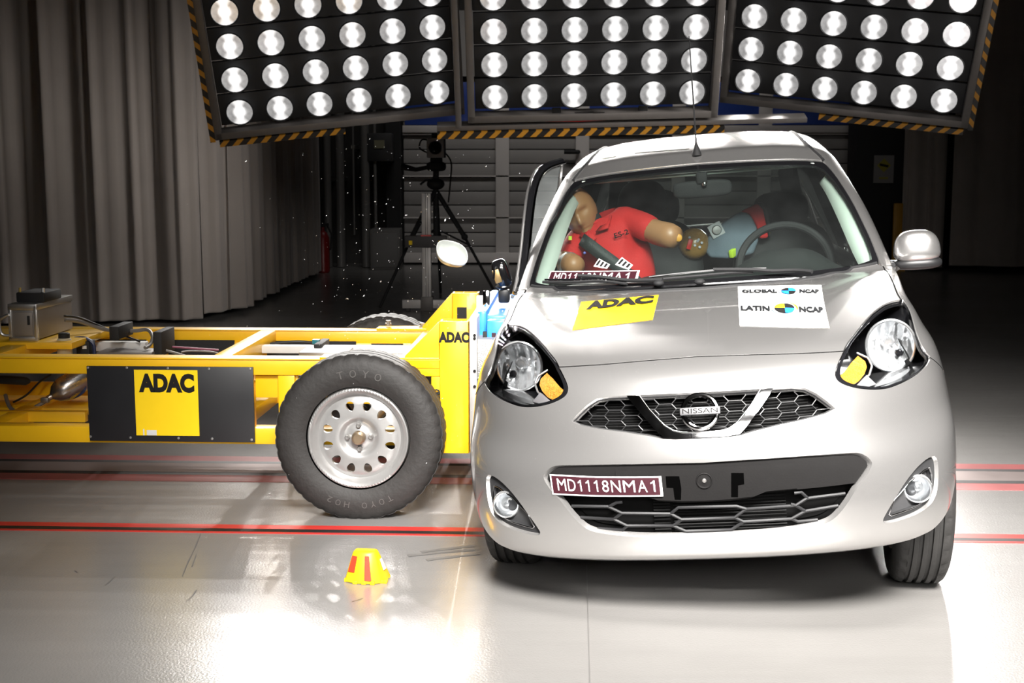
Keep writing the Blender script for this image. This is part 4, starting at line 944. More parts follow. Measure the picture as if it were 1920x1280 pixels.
# seat belt over the adult dummy, tail of the door opening handle
# ------------------------------------------------------------------ crash test dummies
def cw(px, py, yl): return CARM @ cl(px, py, yl)
dm = empty('crash_test_dummy', Matrix.Translation(cw(1140, 520, 1.08))); tag(dm, 'adult crash test dummy in a red jacket slumped behind the windshield', 'dummy')
DI = dm.matrix_basis.inverted()
def dl(px, py, yl): return DI @ cw(px, py, yl)
def skinned(name, verts, edges, radii, material, parent, sub=2, root=0):
    me = bpy.data.meshes.new(name); me.from_pydata([tuple(v) for v in verts], edges, []); me.update()
    o = bpy.data.objects.new(name, me); COL.objects.link(o)
    sk = o.modifiers.new('skin', 'SKIN'); sk.use_smooth_shade = True
    for i, r in enumerate(radii):
        d = me.skin_vertices[0].data[i]; d.radius = r if isinstance(r, (tuple, list)) else (r, r); d.use_root = (i == root)
    ss = o.modifiers.new('sub', 'SUBSURF'); ss.levels = ss.render_levels = sub
    dg = bpy.context.evaluated_depsgraph_get(); m2 = bpy.data.meshes.new_from_object(o.evaluated_get(dg)); bpy.data.objects.remove(o)
    m2.materials.clear(); m2.materials.append(material)
    for p in m2.polygons: p.use_smooth = True
    return link(name, m2, parent)
hip = dl(1190, 560, 1.12); bel = dl(1172, 515, 1.08); che = dl(1145, 462, 1.06); nek = dl(1116, 424, 1.06)
shR = dl(1178, 411, 1.06); elR = dl(1232, 436, .98); shL = dl(1078, 455, 1.06); elL = dl(1062, 492, .98)
jk = skinned('jacket', [hip, bel, che, nek, shR, elR, shL, elL], [(0, 1), (1, 2), (2, 3), (2, 4), (4, 5), (2, 6), (6, 7)],
             [(.15, .12), (.145, .12), (.13, .11), (.055, .055), (.068, .068), (.062, .062), (.07, .07), (.058, .058)], redcloth, dm)
stubR = dl(1272, 446, .90); stubL = dl(1085, 500, .90)
MB().tube([elR.lerp(shR, .25), elR, elR.lerp(stubR, .55), elR.lerp(stubR, .85), stubR], [.05, .052, .054, .046, .012], 20).build('upper_arm', skin, dm, angle=80)
MB().tube([elL.lerp(shL, .2), elL, elL.lerp(stubL, .55), elL.lerp(stubL, .85), stubL], [.046, .046, .047, .04, .012], 20).build('upper_arm', skin, dm, angle=80)
MB().tube([elL.lerp(stubL, .12), elL.lerp(stubL, .30)], .0495, 20).build('arm_band', alu, dm)
MB().ellipsoid(stubR, (.016, .006, .016)).build('marker_dot', mat('orange_dot', (.55, .26, .03), .5), dm)
MB().tube([nek + Vector((.01, .02, -.05)), nek, nek.lerp(dl(1100, 400, 1.06), .6)], [.05, .046, .045], 18).build('neck', softblack, dm)
# collar and zip placket of the jacket
col_l = [dl(1125, 436, .98), dl(1116, 448, .97), dl(1128, 458, .955), dl(1150, 440, .965)]
MB().add([nek + Vector((.045, -.03, .025)), dl(1148, 404, 1.0), dl(1141, 428, .955), dl(1118, 436, .965)] + [nek + Vector((-.04, -.05, .0)), dl(1086, 440, .99), dl(1102, 458, .955), dl(1118, 446, .955)], [(0, 1, 2, 3), (4, 5, 6, 7)]).build('collar', redcloth, dm).modifiers.new('t', 'SOLIDIFY').thickness = .006
tm_ = fit_text('ES-2', .062, .024, .02); tm_.materials.clear(); tm_.materials.append(inkblack)
pE = dl(1165, 438, .945); link('lettering', tm_, dm, frame(pE, (.95, 0, .31), (-.25, -.35, .9)))
# head: a smooth vinyl face
def face(p):
    q = p.copy(); x, y, z = p.x, p.y, p.z       # +y towards the face, +z crown
    if y > 0:
        g = lambda cx, cz, sx, sz: math.exp(-((x - cx) / sx) ** 2 - ((z - cz) / sz) ** 2)
        q.y += .026 * g(0, -.022, .011, .026) + .010 * g(0, -.038, .017, .012) + .012 * g(0, .028, .05, .018) - .020 * g(.031, .008, .020, .013) - .020 * g(-.031, .008, .020, .013) + .006 * g(.031, .004, .013, .007) + .006 * g(-.031, .004, .013, .007)
        q.y += .011 * g(0, -.061, .022, .0055) - .010 * g(0, -.0675, .024, .0042) + .012 * g(0, -.075, .02, .0055) + .012 * g(0, -.097, .024, .016)
    if z < -.02: q.x *= 1 - .28 * ((-.02 - z) / .1) ** 1.3; q.y = q.y * (1 - .05 * ((-.02 - z) / .1)) + (.012 * ((-.02 - z) / .1) if y > 0 else .03 * ((-.02 - z) / .1))
    return q
hc = dl(1085, 396, 1.06)
up = Vector((-.42, .10, .90)).normalized(); fc = Vector((-.10, -.98, -.16)); HM = frame((0, 0, 0), fc.cross(up), fc)
hd = MB().ellipsoid(hc, (.078, .098, .116), HM, 56, 44, face).build('head', skin, dm, angle=180)
# belt
belt = [dl(1090, 448, .965), dl(1104, 458, .945), dl(1125, 474, .935), dl(1150, 492, .93), dl(1185, 520, .94), dl(1200, 535, .95)]
V = []
for i, p in enumerate(belt): V += [p + Vector((-.012, 0, -.024)), p + Vector((.012, -.0, .024))]
o = MB().add(V, [(2 * i, 2 * i + 1, 2 * i + 3, 2 * i + 2) for i in range(len(belt) - 1)]).build('seat_belt', mat('belt_webbing', (.02, .025, .024), .6, bump=.2), None, M=dm.matrix_basis); so = o.modifiers.new('t', 'SOLIDIFY'); so.thickness = .003
o.parent = car; o.matrix_basis = CARM.inverted() @ dm.matrix_basis
MB().box(dl(1069, 446, .96), (.014, .01, .016)).build('marker_tag', mat('lime_tag', (.55, .80, .05), .5), dm)
MB().ellipsoid(dl(1096, 474, .925), (.006, .004, .006)).build('button', mat('blue_button', (.12, .14, .45), .4), dm)
# child dummy leaning over on the rear seat
cd = empty('child_dummy', Matrix.Translation(cw(1360, 470, 1.75))); tag(cd, 'child crash test dummy in a blue-grey shirt toppled sideways in the back', 'dummy')
KI = cd.matrix_basis.inverted()
def kl(px, py, yl): return KI @ cw(px, py, yl)
cx_, cz_ = Vector(CARM.col[0][:3]), Vector(CARM.col[2][:3]); o_ = kl(1370, 430, 1.5)
def slab_poly(name, px, m, d0, d1, bev):
    P = [(kl(x, y, 1.5) - o_) for x, y in px]; P = [(p.dot(cx_), p.dot(cz_)) for p in P]
    return MB().prism(P, frame(o_, cx_, cz_), d0, d1).build(name, m, cd, bev, seg=3, angle=70)
slab_poly('shirt', [(1318, 462), (1330, 440), (1352, 420), (1378, 402), (1396, 396), (1408, 404), (1418, 425), (1421, 450), (1412, 475), (1370, 484), (1330, 482)], greycloth, -.10, .08, .03)
slab_poly('trousers', [(1388, 397), (1420, 381), (1430, 392), (1436, 420), (1440, 445), (1424, 447), (1416, 420), (1404, 400)], redcloth, -.10, .07, .012)
slab_poly('belt_pad', [(1422, 380), (1430, 379), (1440, 395), (1446, 440), (1441, 445), (1432, 395)], softblack, -.09, .06, .008)
MB().ellipsoid(kl(1301, 457, 1.45), (.070, .075, .072), None, 32, 20).build('head', mat('child_vinyl', (.30, .17, .045), .28, var=.1, coat=.3), cd, angle=180)
for x, y in ((1293, 445), (1308, 452), (1303, 460), (1312, 463), (1310, 449), (1316, 455)): MB().ellipsoid(kl(x, y, 1.375), (.006, .003, .006), None, 10, 6).build('marker_dot', mat('pale_dot', (.62, .66, .75), .5), cd)
MB().box(kl(1293, 458, 1.372), (.02, .006, .045), Matrix.Rotation(.25, 3, 'Y')).build('paint_mark', redp, cd, .002)
MB().box(kl(1343, 431, 1.415), (.062, .006, .062), Matrix.Rotation(-.5, 3, 'Y')).build('shirt_patch', mat('pale_patch', (.5, .52, .54), .6), cd, .004)
MB().lathe([(.0001, .005), (.018, .004), (.022, 0)], frame(kl(1344, 431, 1.408), (1, 0, 0), (0, 0, 1)), 20).build('patch_ring', alu, cd)
MB().beam(kl(1370, 477, 1.4), kl(1382, 468, 1.45), .02, .035).build('lime_strap', mat('lime_tag', (.55, .80, .05), .5), cd, .004)
# ------------------------------------------------------------------ moving barrier trolley
tro = empty('barrier_trolley', RAIL); tag(tro, 'yellow steel barrier trolley on road wheels running into the car', 'trolley')
def tl(px, py, yl): return onplane(RAIL, px, py, yl)
def rect(name, x0, x1, y0, y1, ya, yb, m, parent=tro, bevel=.004):
    """box whose near face, on the plane y = ya, spans the given pixel box"""
    a, b = tl(x0, y0, ya), tl(x1, y1, ya); return MB().span(a.x, b.x, ya, yb, b.z, a.z).build(name, m, parent, bevel)
YN, YF = .25, 1.18
# side beams (upper, lower), near and far: rectangular hollow section with a lit top edge
zt, zb = tl(300, 673, YN).z, tl(300, 702, YN).z; zl, zm = tl(100, 829, YN).z, tl(100, 799, YN).z
xl, xr = tl(-420, 700, YN).x, tl(826, 700, YN).x
for nm, ya in (('side_beam', YN), ('side_beam', YF)):
    MB().span(xl, xr, ya, ya + .08, zb, zt).build(nm, yellow, tro, .005)
    MB().span(xl, xr, ya, ya + .08, zl, zm).build('lower_beam', yellow, tro, .005)
    MB().span(xl, xr, ya - .006, ya + .086, zt, zt + .006).build('beam_cap', yellow, tro, .002)
# raised cross members, gussets, base plates
for px0, px1, nm in ((388, 422, 'cross_member'), (-60, -20, 'cross_member'), (745, 775, 'cross_member')):
    a, b = tl(px0, 673, YN), tl(px1, 673, YN); MB().span(a.x, b.x, YN + .08, YF, zt - .075, zt + .004).build(nm, yellow, tro, .005)
    MB().span(a.x, b.x, YN + .08, YF, zl, zl + .06).build(nm, yellow, tro, .005)
for px in (90, 440, 520, 808):
    a = tl(px, 700, YN)
    if px > 90: MB().span(a.x, a.x + .07, YN + .005, YN + .07, zm, zb).build('stanchion', yellow, tro, .004)
    MB().span(a.x, a.x + .07, YF + .005, YF + .07, zm, zb).build('stanchion', yellow, tro, .004)
rect('skirt_plate', 478, 560, 703, 746, YN + .03, YN + .045, yellow)
rect('skirt_plate', 810, 832, 690, 745, YN + .02, YN + .05, yellow)
# side plates on the far frame with dark slots
rect('far_side_plate', 150, 800, 640, 690, YF - .01, YF + .0, yellow)
for x0, x1, y0, y1 in ((500, 668, 639, 674), (696, 756, 644, 672), (160, 275, 636, 672), (315, 440, 637, 672)): rect('slot_plate', x0, x1, y0, y1, YF - .016, YF - .008, softblack, tro, 0)
rect('white_channel', 172, 273, 641, 659, .98, 1.03, white); rect('white_channel', 490, 775, 648, 664, .88, .93, white)
rect('inner_deck', 180, 285, 660, 674, .80, .95, greyframe); rect('inner_deck', 560, 650, 660, 676, .70, .90, steel)
# front uprights: hollow posts with gussets
def upright(x0, x1, ytop, ybot, ya, near=True):
    a, b = tl(x0, ytop, ya), tl(x1, ybot, ya); t = .008; d = .085
    mb = MB(); mb.span(a.x, b.x, ya, ya + t, b.z, a.z).span(a.x, b.x, ya + d - t, ya + d, b.z, a.z).span(a.x, a.x + t, ya + t, ya + d - t, b.z, a.z).span(b.x - t, b.x, ya + t, ya + d - t, b.z, a.z)
    return mb.build('upright', yellow, tro, .003), a, b
up1, ua, ub = upright(824, 879, 602, 850, YN - .03); up2, va, vb = upright(848, 897, 549, 800, YF - .02)
lettering('lettering', 'ADAC', frame(((ua.x + ub.x) / 2, YN - .0315, tl(850, 632, YN - .03).z), (1, 0, 0), (0, 0, 1)), .125, .045, inkblack, up1, .06)
g0, g1, g2 = tl(759, 667, YN), tl(824, 602, YN), tl(824, 690, YN)
MB().prism([(g0.x, g0.z), (g1.x, g1.z), (g2.x, g2.z), (g0.x, g2.z)], frame((0, YN - .005, 0), (1, 0, 0), (0, 0, 1)), -.02, .0).build('gusset', yellow, tro, .002)
h0, h1, h2_ = tl(792, 612, YF), tl(848, 548, YF), tl(848, 640, YF)
MB().prism([(h0.x, h0.z), (h1.x, h1.z), (h2_.x, h2_.z), (h0.x, h2_.z)], frame((0, YF - .005, 0), (1, 0, 0), (0, 0, 1)), -.02, .0).build('gusset', yellow, tro, .002)
rect('dark_patch', 857, 875, 576, 597, YF - .024, YF - .021, softblack, tro, 0)
for px, py, ya in ((726, 606, YF), (790, 611, YF), (754, 675, YN), (788, 622, YF - .01)):
    q = tl(px, py, ya); MB().lathe([(.016, -.01), (.016, .0), (.012, .002), (.012, .014), (.0001, .015)], Matrix.Translation((q.x, ya + .04, q.z - .004)), 10).build('bolt', steel, tro)
MB().span(tl(706, 612, YF).x, tl(800, 612, YF).x, YF - .01, YF + .09, zt + .006, zt + .018).build('base_plate', yellow, tro, .002)
MB().span(tl(600, 676, YN).x, tl(824, 676, YN).x, YN - .01, YN + .09, zt + .006, zt + .014).build('base_plate', yellow, tro, .002)
# mounting plate and honeycomb face under its blue cover
pm = mat('worn_plate', (.55, .53, .51), .45, .5, var=.25, scale=14)
a, b = tl(880, 606, YN - .05), tl(903, 862, YN - .05)
MB().span(a.x, a.x + .03, YN - .05, YF + .15, b.z, a.z + .02).build('mounting_plate', pm, tro, .002)
for py in (628, 634, 695, 724): q = tl(890, py, YN - .05); MB().lathe([(.006, 0), (.006, .004), (.0001, .004)], frame((q.x, YN - .0535, q.z), (1, 0, 0), (0, 0, 1)), 10).build('plate_hole', inkblack, tro)
bx0 = a.x + .03
for i, (z0, z1, dx) in enumerate(((.30, .52, .10), (.525, .70, .09))):
    for k in range(3):
        y0 = YN - .02 + k * .40; MB().span(bx0, bx0 + dx, y0, y0 + .39, z0 + .01, z1).build('honeycomb_block', mat('honeycomb', (.45, .45, .44), .5, .6, bump=.6, bscale=160), tro, .004)
q = tl(905, 540, 1.0)
MB().span(bx0, bx0 + .12, YN + .15, YF + .1, .70, .78).span(bx0 - .01, bx0 + .03, YN + .12, YF + .12, .66, .80).build('blue_cover', bluep, tro, .012)
rect('bracket_plate', 905, 918, 545, 600, .62, .66, chrome); rect('white_corner', 893, 915, 555, 593, .66, .70, white)
rect('cover_flap', 912, 952, 600, 720, YN + .05, YN + .11, bluep, tro, .01)
for py in (622, 645, 668): rect('dark_edge', 905, 913, py, py + 16, YN + .04, YN + .06, softblack, tro, .002)
rect('cover_marker', 922, 930, 624, 650, YN + .045, YN + .05, maroon, tro, 0)
# name board on the side
bd = rect('name_board', 162, 478, 686, 829, YN - .03, YN - .02, mat('board_black', (.018, .018, .02), .42, var=.25, scale=5, bump=.04, bscale=12), tro, .001); bd['label'] = 'black board with a yellow lettered square'
sg = rect('yellow_square', 251, 374, 693, 817, YN - .033, YN - .0305, signy, bd, 0)
c1 = tl(312, 718, YN - .033); lettering('lettering', 'ADAC', frame((c1.x, YN - .0338, c1.z), (1, 0, 0), (0, 0, 1)), .232, .080, inkblack, bd, .062)
rect('worn_spot', 275, 294, 806, 816, YN - .0336, YN - .0332, white, bd, 0); rect('worn_spot', 268, 271, 804, 816, YN - .0336, YN - .0332, white, bd, 0)
for x, y in ((165, 689), (238, 689), (315, 690), (392, 691), (469, 691), (170, 818), (245, 820), (335, 821), (398, 822), (472, 824)):
    q = tl(x, y, YN - .03); MB().lathe([(.0055, 0), (.005, .003), (.0001, .004)], frame((q.x, YN - .031, q.z), (1, 0, 0), (0, 0, 1)) @ Matrix.Translation((0, 0, 0)), 8).build('rivet', alu, bd)
# left end frame: shelf and bracing plates below the case
rect('shelf', -200, 135, 640, 655, .62, 1.1, yellow); MB().span(tl(-200, 730, .8).x, tl(175, 730, .8).x, .75, 1.1, zl + .02, zl + .05).build('floor_plate', yellow, tro, .003)
rect('inner_plate', -100, 165, 715, 742, .95, .98, yellow); rect('inner_plate', -100, 160, 770, 792, .60, .64, yellow)
# dark fittings, hoses
def hose(name, pts, r, m, parent=None, k=5):
    P = crom([tuple(tl(x, y, yy)) for x, y, yy in pts], k, False); return MB().tube(P, r, 7).build(name, m, parent)
hosem = mat('grey_hose', (.20, .18, .16), .5); hosek = mat('black_hose', (.015, .015, .016), .45); hoseb = mat('blue_hose', (.02, .03, .09), .4); hosep = mat('pink_cable', (.30, .08, .13), .5)
hose('hose', [(122, 600, .9), (150, 603, .95), (200, 618, 1.0), (250, 620, 1.0), (276, 618, 1.0), (286, 630, .95), (282, 645, .9), (272, 652, .85)], .009, hosem, tro)
hose('cable', [(120, 592, .9), (150, 596, .95), (190, 612, 1.0), (230, 628, 1.0), (262, 640, .95)], .005, hosek, tro)
hose('cable', [(300, 648, 1.0), (350, 652, 1.0), (410, 656, 1.02)], .005, hosep, tro); hose('cable', [(300, 654, .9), (330, 662, .9), (362, 672, .85)], .006, hosem, tro)
hose('cable', [(340, 660, .8), (360, 658, .85), (400, 660, .9), (420, 668, .9)], .004, hosem, tro)
hose('hose', [(140, 634, .8), (160, 634, .8), (175, 645, .8), (177, 668, .8)], .008, hoseb, tro)
hose('cable', [(488, 668, .95), (492, 655, 1.0), (505, 645, 1.05), (560, 640, 1.1), (600, 645, 1.1)], .006, hosek, tro)
hose('cable', [(478, 715, .3), (490, 705, .35), (500, 690, .4), (520, 688, .45)], .005, hosek, tro)
hose('hose', [(10, 740, .8), (20, 765, .75), (45, 772, .75), (75, 758, .75), (95, 745, .78)], .009, hosem, tro)
hose('cable', [(25, 754, .8), (50, 740, .8), (75, 715, .85), (95, 702, .9)], .005, hosek, tro); hose('hose', [(115, 742, .75), (135, 745, .75), (155, 735, .75), (160, 722, .75)], .008, hoseb, tro)
for x0, x1, y0, y1 in ((204, 223, 612, 637), (286, 304, 622, 668), (588, 603, 645, 668)): rect('tape_wrap', x0, x1, y0, y1, .84, 1.04, softblack, tro, .004)
rect('valve_block', 142, 168, 640, 672, .78, .86, softblack); rect('valve_label', 154, 162, 648, 654, .775, .78, white, tro, 0)
for x, y, yy in ((593, 640, .95), (524, 712, .40)): q = tl(x, y, yy); MB().box(q, (.035, .03, .022)).build('teal_plug', mat('teal_plug', (.01, .14, .17), .4), tro, .004)
rect('junction_box', 507, 565, 704, 722, .45, .55, softblack)
q = tl(20, 712, .5); MB().tube([q + Vector((-.2, 0, .004)), q, q + Vector((.07, 0, -.005)), q + Vector((.085, 0, -.006))], [.014, .02, .018, .008], 10).build('lever_grip', softblack, tro)
# chain hanging beside the post
mb = MB()
for k in range(6):
    q = tl(818 + 3 * math.sin(k), 735 + k * 6, YN - .01); mb.tube([q + Vector((.012 * math.cos(a), .004 * (k % 2) * math.sin(a), .010 * math.sin(a))) for a in np.arange(0, 6.28, .7)], .0035, 5, True)
mb.build('chain', softblack, tro)
# wheels
TR_ = .335
ttm = tyre_mesh(TR_, .22, 'tyre', oldrub, .0045, 160, (-.06, -.02, .02, .06))
def rim_disc():
    """pressed steel disc with twelve oval holes"""
    n = 96; outer = [(.20 * math.cos(2 * math.pi * i / n), .20 * math.sin(2 * math.pi * i / n)) for i in range(n)]; holes = []
    for k in range(12):
        a = 2 * math.pi * (k + .5) / 12; c, s_ = math.cos(a), math.sin(a); h_ = []
        for q in range(14):
            b = 2 * math.pi * q / 14; rx = .020 * math.cos(b); ry = (.0165 + .004 * math.cos(b)) * math.sin(b); h_.append(((.128 + rx) * c - ry * s_, (.128 + rx) * s_ + ry * c))
        holes.append(h_)
    pts = list(outer); ed = [(i, (i + 1) % n) for i in range(n)]
    for h_ in holes: o = len(pts); pts += h_; ed += [(o + i, o + (i + 1) % 14) for i in range(14)]
    for r in (.0, .02, .03, .045, .055, .065, .075, .085, .098, .108, .128, .148, .158, .166, .172, .178, .184, .19, .195):
        m = max(1, int(r * 500)); 
        for i in range(m):
            p = (r * math.cos(2 * math.pi * i / m), r * math.sin(2 * math.pi * i / m))
            if all((p[0] - .128 * math.cos(2 * math.pi * (k + .5) / 12))**2 + (p[1] - .128 * math.sin(2 * math.pi * (k + .5) / 12))**2 > .025**2 for k in range(12)): pts.append(p)
    co, _, fs, *_r = delaunay_2d_cdt([Vector(p) for p in pts], ed, [], 0, 1e-7)
    rs = [0, .027, .032, .05, .062, .072, .082, .10, .15, .163, .170, .176, .186, .193, .20]; hs = [-.030, -.030, -.042, -.042, -.046, -.030, -.026, -.026, -.030, -.040, -.040, -.018, -.008, -.000, -.004]
    V = [(c.x, c.y, float(np.interp(math.hypot(c.x, c.y), rs, hs))) for c in co]
    F = [tuple(f) for f in fs if not any(pip(sum(co[i].x for i in f) / 3, sum(co[i].y for i in f) / 3, h_) for h_ in holes)]
    mb = MB().add(V, F)
    for h_ in holes:
        o = [(x, y, float(np.interp(math.hypot(x, y), rs, hs))) for x, y in h_]; mb.add(o + [(x, y, z - .016) for x, y, z in o], [(i, (i + 1) % 14, 14 + (i + 1) % 14, 14 + i) for i in range(14)])
    return mb.mesh('rim', mat('silver_steel_rim', (.42, .415, .41), .36, .6, var=.10, scale=20), angle=40)
rdm = rim_disc()
barrel = MB().lathe([(.20, -.004), (.205, -.02), (.205, -.20), (.19, -.20), (.19, -.03)], None, 48, closed=True).mesh('rim_barrel', steel)
def trolley_wheel(x, yface, z, face):
    M = frame((x, yface, z), (face, 0, 0), (0, 0, 1)); M = frame((x, yface, z), (1, 0, 0), (0, 0, 1)) if face > 0 else frame((x, yface, z), (-1, 0, 0), (0, 0, 1))
    wh = link('wheel', ttm, tro, M @ Matrix.Translation((0, 0, -.11))); up_ = Matrix.Translation((0, 0, .11 - .012))
    rd = link('rim', rdm, wh, up_); link('rim_barrel', barrel, wh, up_)
    return wh
near = trolley_wheel(0, 0, .330, 1); xf = tl(727, 600, 1.45).x
trolley_wheel(xf, 1.5, .330, -1)
W2 = Matrix.Translation((0, 0, .11 - .012))
MB().lathe([(.028, -.03), (.026, -.008), (.018, -.002), (.0001, -.002)], W2, 24).build('hub_cap', mat('brass_hub', (.36, .27, .18), .35, .8, var=.2), near)
for k in range(4):
    a = k * math.pi / 2 + .02; MB().lathe([(.011, -.042), (.011, -.028), (.008, -.026), (.0001, -.027)], W2 @ Matrix.Translation((.047 * math.cos(a), .047 * math.sin(a), 0)), 6).build('wheel_bolt', steel, near)
letm = mat('raised_rubber', (.075, .07, .067), .5)
def arc_text(s, a0, step, r, h_):
    for i, ch in enumerate(s):
        if ch == ' ': continue
        a = a0 - step * i; me = fit_text(ch, h_ * .85, h_, 0, .0015); me.materials.clear(); me.materials.append(letm)
        link('lettering', me, near, Matrix.Rotation(a - math.pi / 2, 4, 'Z') @ Matrix.Translation((0, r, .1108)))
arc_text('TOYO', R(104), R(11), .262, .030); arc_text('TOYO HO2', R(-62), R(7.6), .268, .024)
ax = MB().tube([(0, .12, .33), (0, 1.38, .33)], .03, 12).build('axle', steel, tro)
# ------------------------------------------------------------------ equipment riding on the trolley
def world_rect(name, x0, x1, y0, y1, ya, yb, m, bevel=.004):
    a, b = tl(x0, y0, ya), tl(x1, y1, ya); return a, b
a, b = tl(17, 572, .66), tl(70, 644, .66)
b.z = tl(0, 640, .62).z + .002; case = empty('instrument_case', RAIL @ Matrix.Translation((a.x, .66, b.z))); tag(case, 'metal instrument case on the left end of the trolley', 'case')
wd, ht, dp = b.x - a.x, a.z - b.z, .42
MB().span(0, wd, 0, dp, 0, ht).build('case_body', mat('case_metal', (.32, .30, .285), .42, .5, var=.12, scale=8), case, .004)
MB().span(-.006, wd + .006, -.006, dp, ht - .022, ht + .006).span(-.006, .01, -.006, .01, 0, ht).span(wd - .01, wd + .006, -.006, .01, 0, ht).span(-.006, wd + .006, -.006, .01, -.004, .014).build('case_edging', alu, case, .003)
MB().span(.018, wd - .014, -.009, -.004, .02, ht - .03).build('front_door', mat('door_metal', (.28, .26, .245), .5, .4), case, .002)
MB().tube(crom([(-.0, -.01, .02), (-.035, -.015, .03), (-.042, -.015, .09), (-.035, -.015, ht - .06), (.0, -.01, ht - .04)], 4, False), .007, 8).build('carry_handle', alu, case)
MB().span(wd - .035, wd - .025, -.014, -.008, .07, .11).build('latch', softblack, case)
a2 = tl(30, 563, .72); dev = MB().span(0, .13, 0, .20, 0, .045).build('recorder_box', softblack, None, .006, M=RAIL @ Matrix.Translation((a2.x - .0, .72, b.z + ht + .006))); tag(dev, 'flat black recorder box lying on the instrument case', 'recorder')
MB().lathe([(.006, 0), (.006, .02), (.0001, .021)], Matrix.Translation((.012, .02, .045)), 8).build('plug', mat('brass_plug', (.5, .36, .1), .3, .8), dev); MB().lathe([(.008, 0), (.008, .018), (.0001, .02)], Matrix.Translation((.118, .02, .045)), 8).build('knob', alu, dev)
q = tl(122, 669, .70); res = MB().lathe([(.028, 0), (.033, .006), (.033, .075), (.028, .085), (.022, .088)], None, 24).build('fluid_reservoir', mat('cream_plastic', (.60, .52, .36), .45), None, M=RAIL @ Matrix.Translation(q)); tag(res, 'cream plastic fluid bottle with black cap inside the trolley frame', 'bottle')
MB().lathe([(.025, .086), (.025, .106), (.020, .110), (.0001, .110)], None, 20).build('cap', softblack, res)
q0, q1 = tl(98, 742, .70), tl(150, 712, .78); ax_ = (q1 - q0).normalized(); L_ = (q1 - q0).length
cyl = MB().lathe([(.0001, -.03), (.012, -.028), (.014, -.005), (.040, .018), (.056, .05), (.058, .08), (.058, L_ + .07), (.04, L_ + .10), (.0001, L_ + .105)], frame((0, 0, 0), ax_.orthogonal(), ax_.cross(ax_.orthogonal())), 28).build('gas_cylinder', mat('brushed_steel', (.45, .43, .42), .28, .95, var=.15), None, M=RAIL @ Matrix.Translation(q0)); tag(cyl, 'small brushed steel gas cylinder lying inside the trolley frame', 'cylinder')
MB().box(-ax_ * .035, (.035, .03, .025)).build('valve', steel, cyl, .004)
# torn-off mirror housing on the blue cover, mirror cap in mid-air
q = tl(941, 512, .70)
mh = empty('mirror_housing', RAIL @ Matrix.Translation(q)); tag(mh, 'broken black mirror housing wedged above the blue barrier cover', 'mirror housing')
MH = Matrix.Rotation(R(-18), 4, 'Y')
MB().ellipsoid((0, 0, .0), (.038, .05, .065), MH, 28, 16, None, .6).build('shell', glossb, mh, angle=60)
MB().box((-.018, -.045, -.01), (.03, .012, .06), MH.to_3x3()).build('inner_bracket', mat('brass_bracket', (.35, .24, .10), .4, .6), mh, .003)
MB().tube([(-.02, -.02, -.05), (0, -.03, -.06), (.03, -.02, -.055)], .012, 10).tube([(-.035, -.02, .05), (-.03, -.05, .02), (-.032, -.05, -.02)], .005, 6).build('broken_rim', glossb, mh)
MB().box((.01, 0, -.10), (.05, .05, .06)).build('mirror_foot', blackp, mh, .01)
cq = Vector((at(846, 478, 5.35)))
def shell(p):
    return p
mbv = []; n_, m_ = 28, 12
CM = frame((0, 0, 0), (.97, .10, -.22), (.10, .45, .89))
for i in range(m_ + 1):
    f = i / m_; rr = math.sin(f * math.pi / 2) ** .75; dz = .075 * math.cos(f * math.pi / 2) ** .8
    for k in range(n_):
        a = 2 * math.pi * k / n_; x = .066 * rr * math.copysign(abs(math.cos(a)) ** .8, math.cos(a)); y = .050 * rr * math.copysign(abs(math.sin(a)) ** .8, math.sin(a))
        if y < -.02 and i == m_: y -= .0
        mbv.append(Vector((x + .012 * (y / .05) * rr, y, dz)))
cap = MB().add(mbv, [(i * n_ + k, i * n_ + (k + 1) % n_, (i + 1) * n_ + (k + 1) % n_, (i + 1) * n_ + k) for i in range(m_) for k in range(n_)]).build('torn_mirror_cover', mat('cap_shell', (.62, .64, .62), .32, .3, coat=.5), None, angle=80, M=Matrix.Translation(cq) @ CM @ Matrix.Rotation(R(180), 4, 'X') @ Matrix.Translation((0, 0, -.03)))
cap.modifiers.new('t', 'SOLIDIFY').thickness = .003; tag(cap, 'loose silver mirror cap flying through the air', 'mirror cap')
# ------------------------------------------------------------------ wheel chock on the floor
cb = ground(683, 1096); ck = empty('wheel_chock', Matrix.Translation((cb.x, cb.y + .02, 0)) @ Matrix.Rotation(R(-8), 4, 'Z')); tag(ck, 'small yellow wheel chock with red reflectors lying on the floor', 'chock')
chy = mat('chock_yellow', (.90, .55, .01), .4, var=.06)
P0 = [(-.075, 0), (-.03, -.02), (.028, -.02), (.062, .0), (.078, .075), (-.06, .075)]; P1 = [(-.045, .02), (-.018, .008), (.012, .008), (.034, .02), (.03, .06), (-.045, .06)]
V = [(x, y, 0) for x, y in P0] + [(x, y, .105) for x, y in P1]; MB().add(V, [tuple(range(6))[::-1], tuple(range(6, 12))] + [(i, (i + 1) % 6, 6 + (i + 1) % 6, 6 + i) for i in range(6)]).build('chock_body', chy, ck, .008)
for x in (-.065, -.03, .0, .03, .055, .068): MB().box((x, -.012 if abs(x) < .04 else .01, .006), (.016, .02, .012)).build('foot', chy, ck, .002)
def facet(i, s0, s1, t0, t1, off):
    a, b, c, d = [Vector(V[j]) for j in (i, (i + 1) % 6, 6 + (i + 1) % 6, 6 + i)]; n = (b - a).cross(d - a).normalized()
    f = lambda s, t: (a.lerp(b, s)).lerp(d.lerp(c, s), t) + n * off
    return [f(s0, t0), f(s1, t0), f(s1, t1), f(s0, t1)]
refl = mat('red_reflector', (.72, .05, .02), .35, bump=.2, bscale=700)
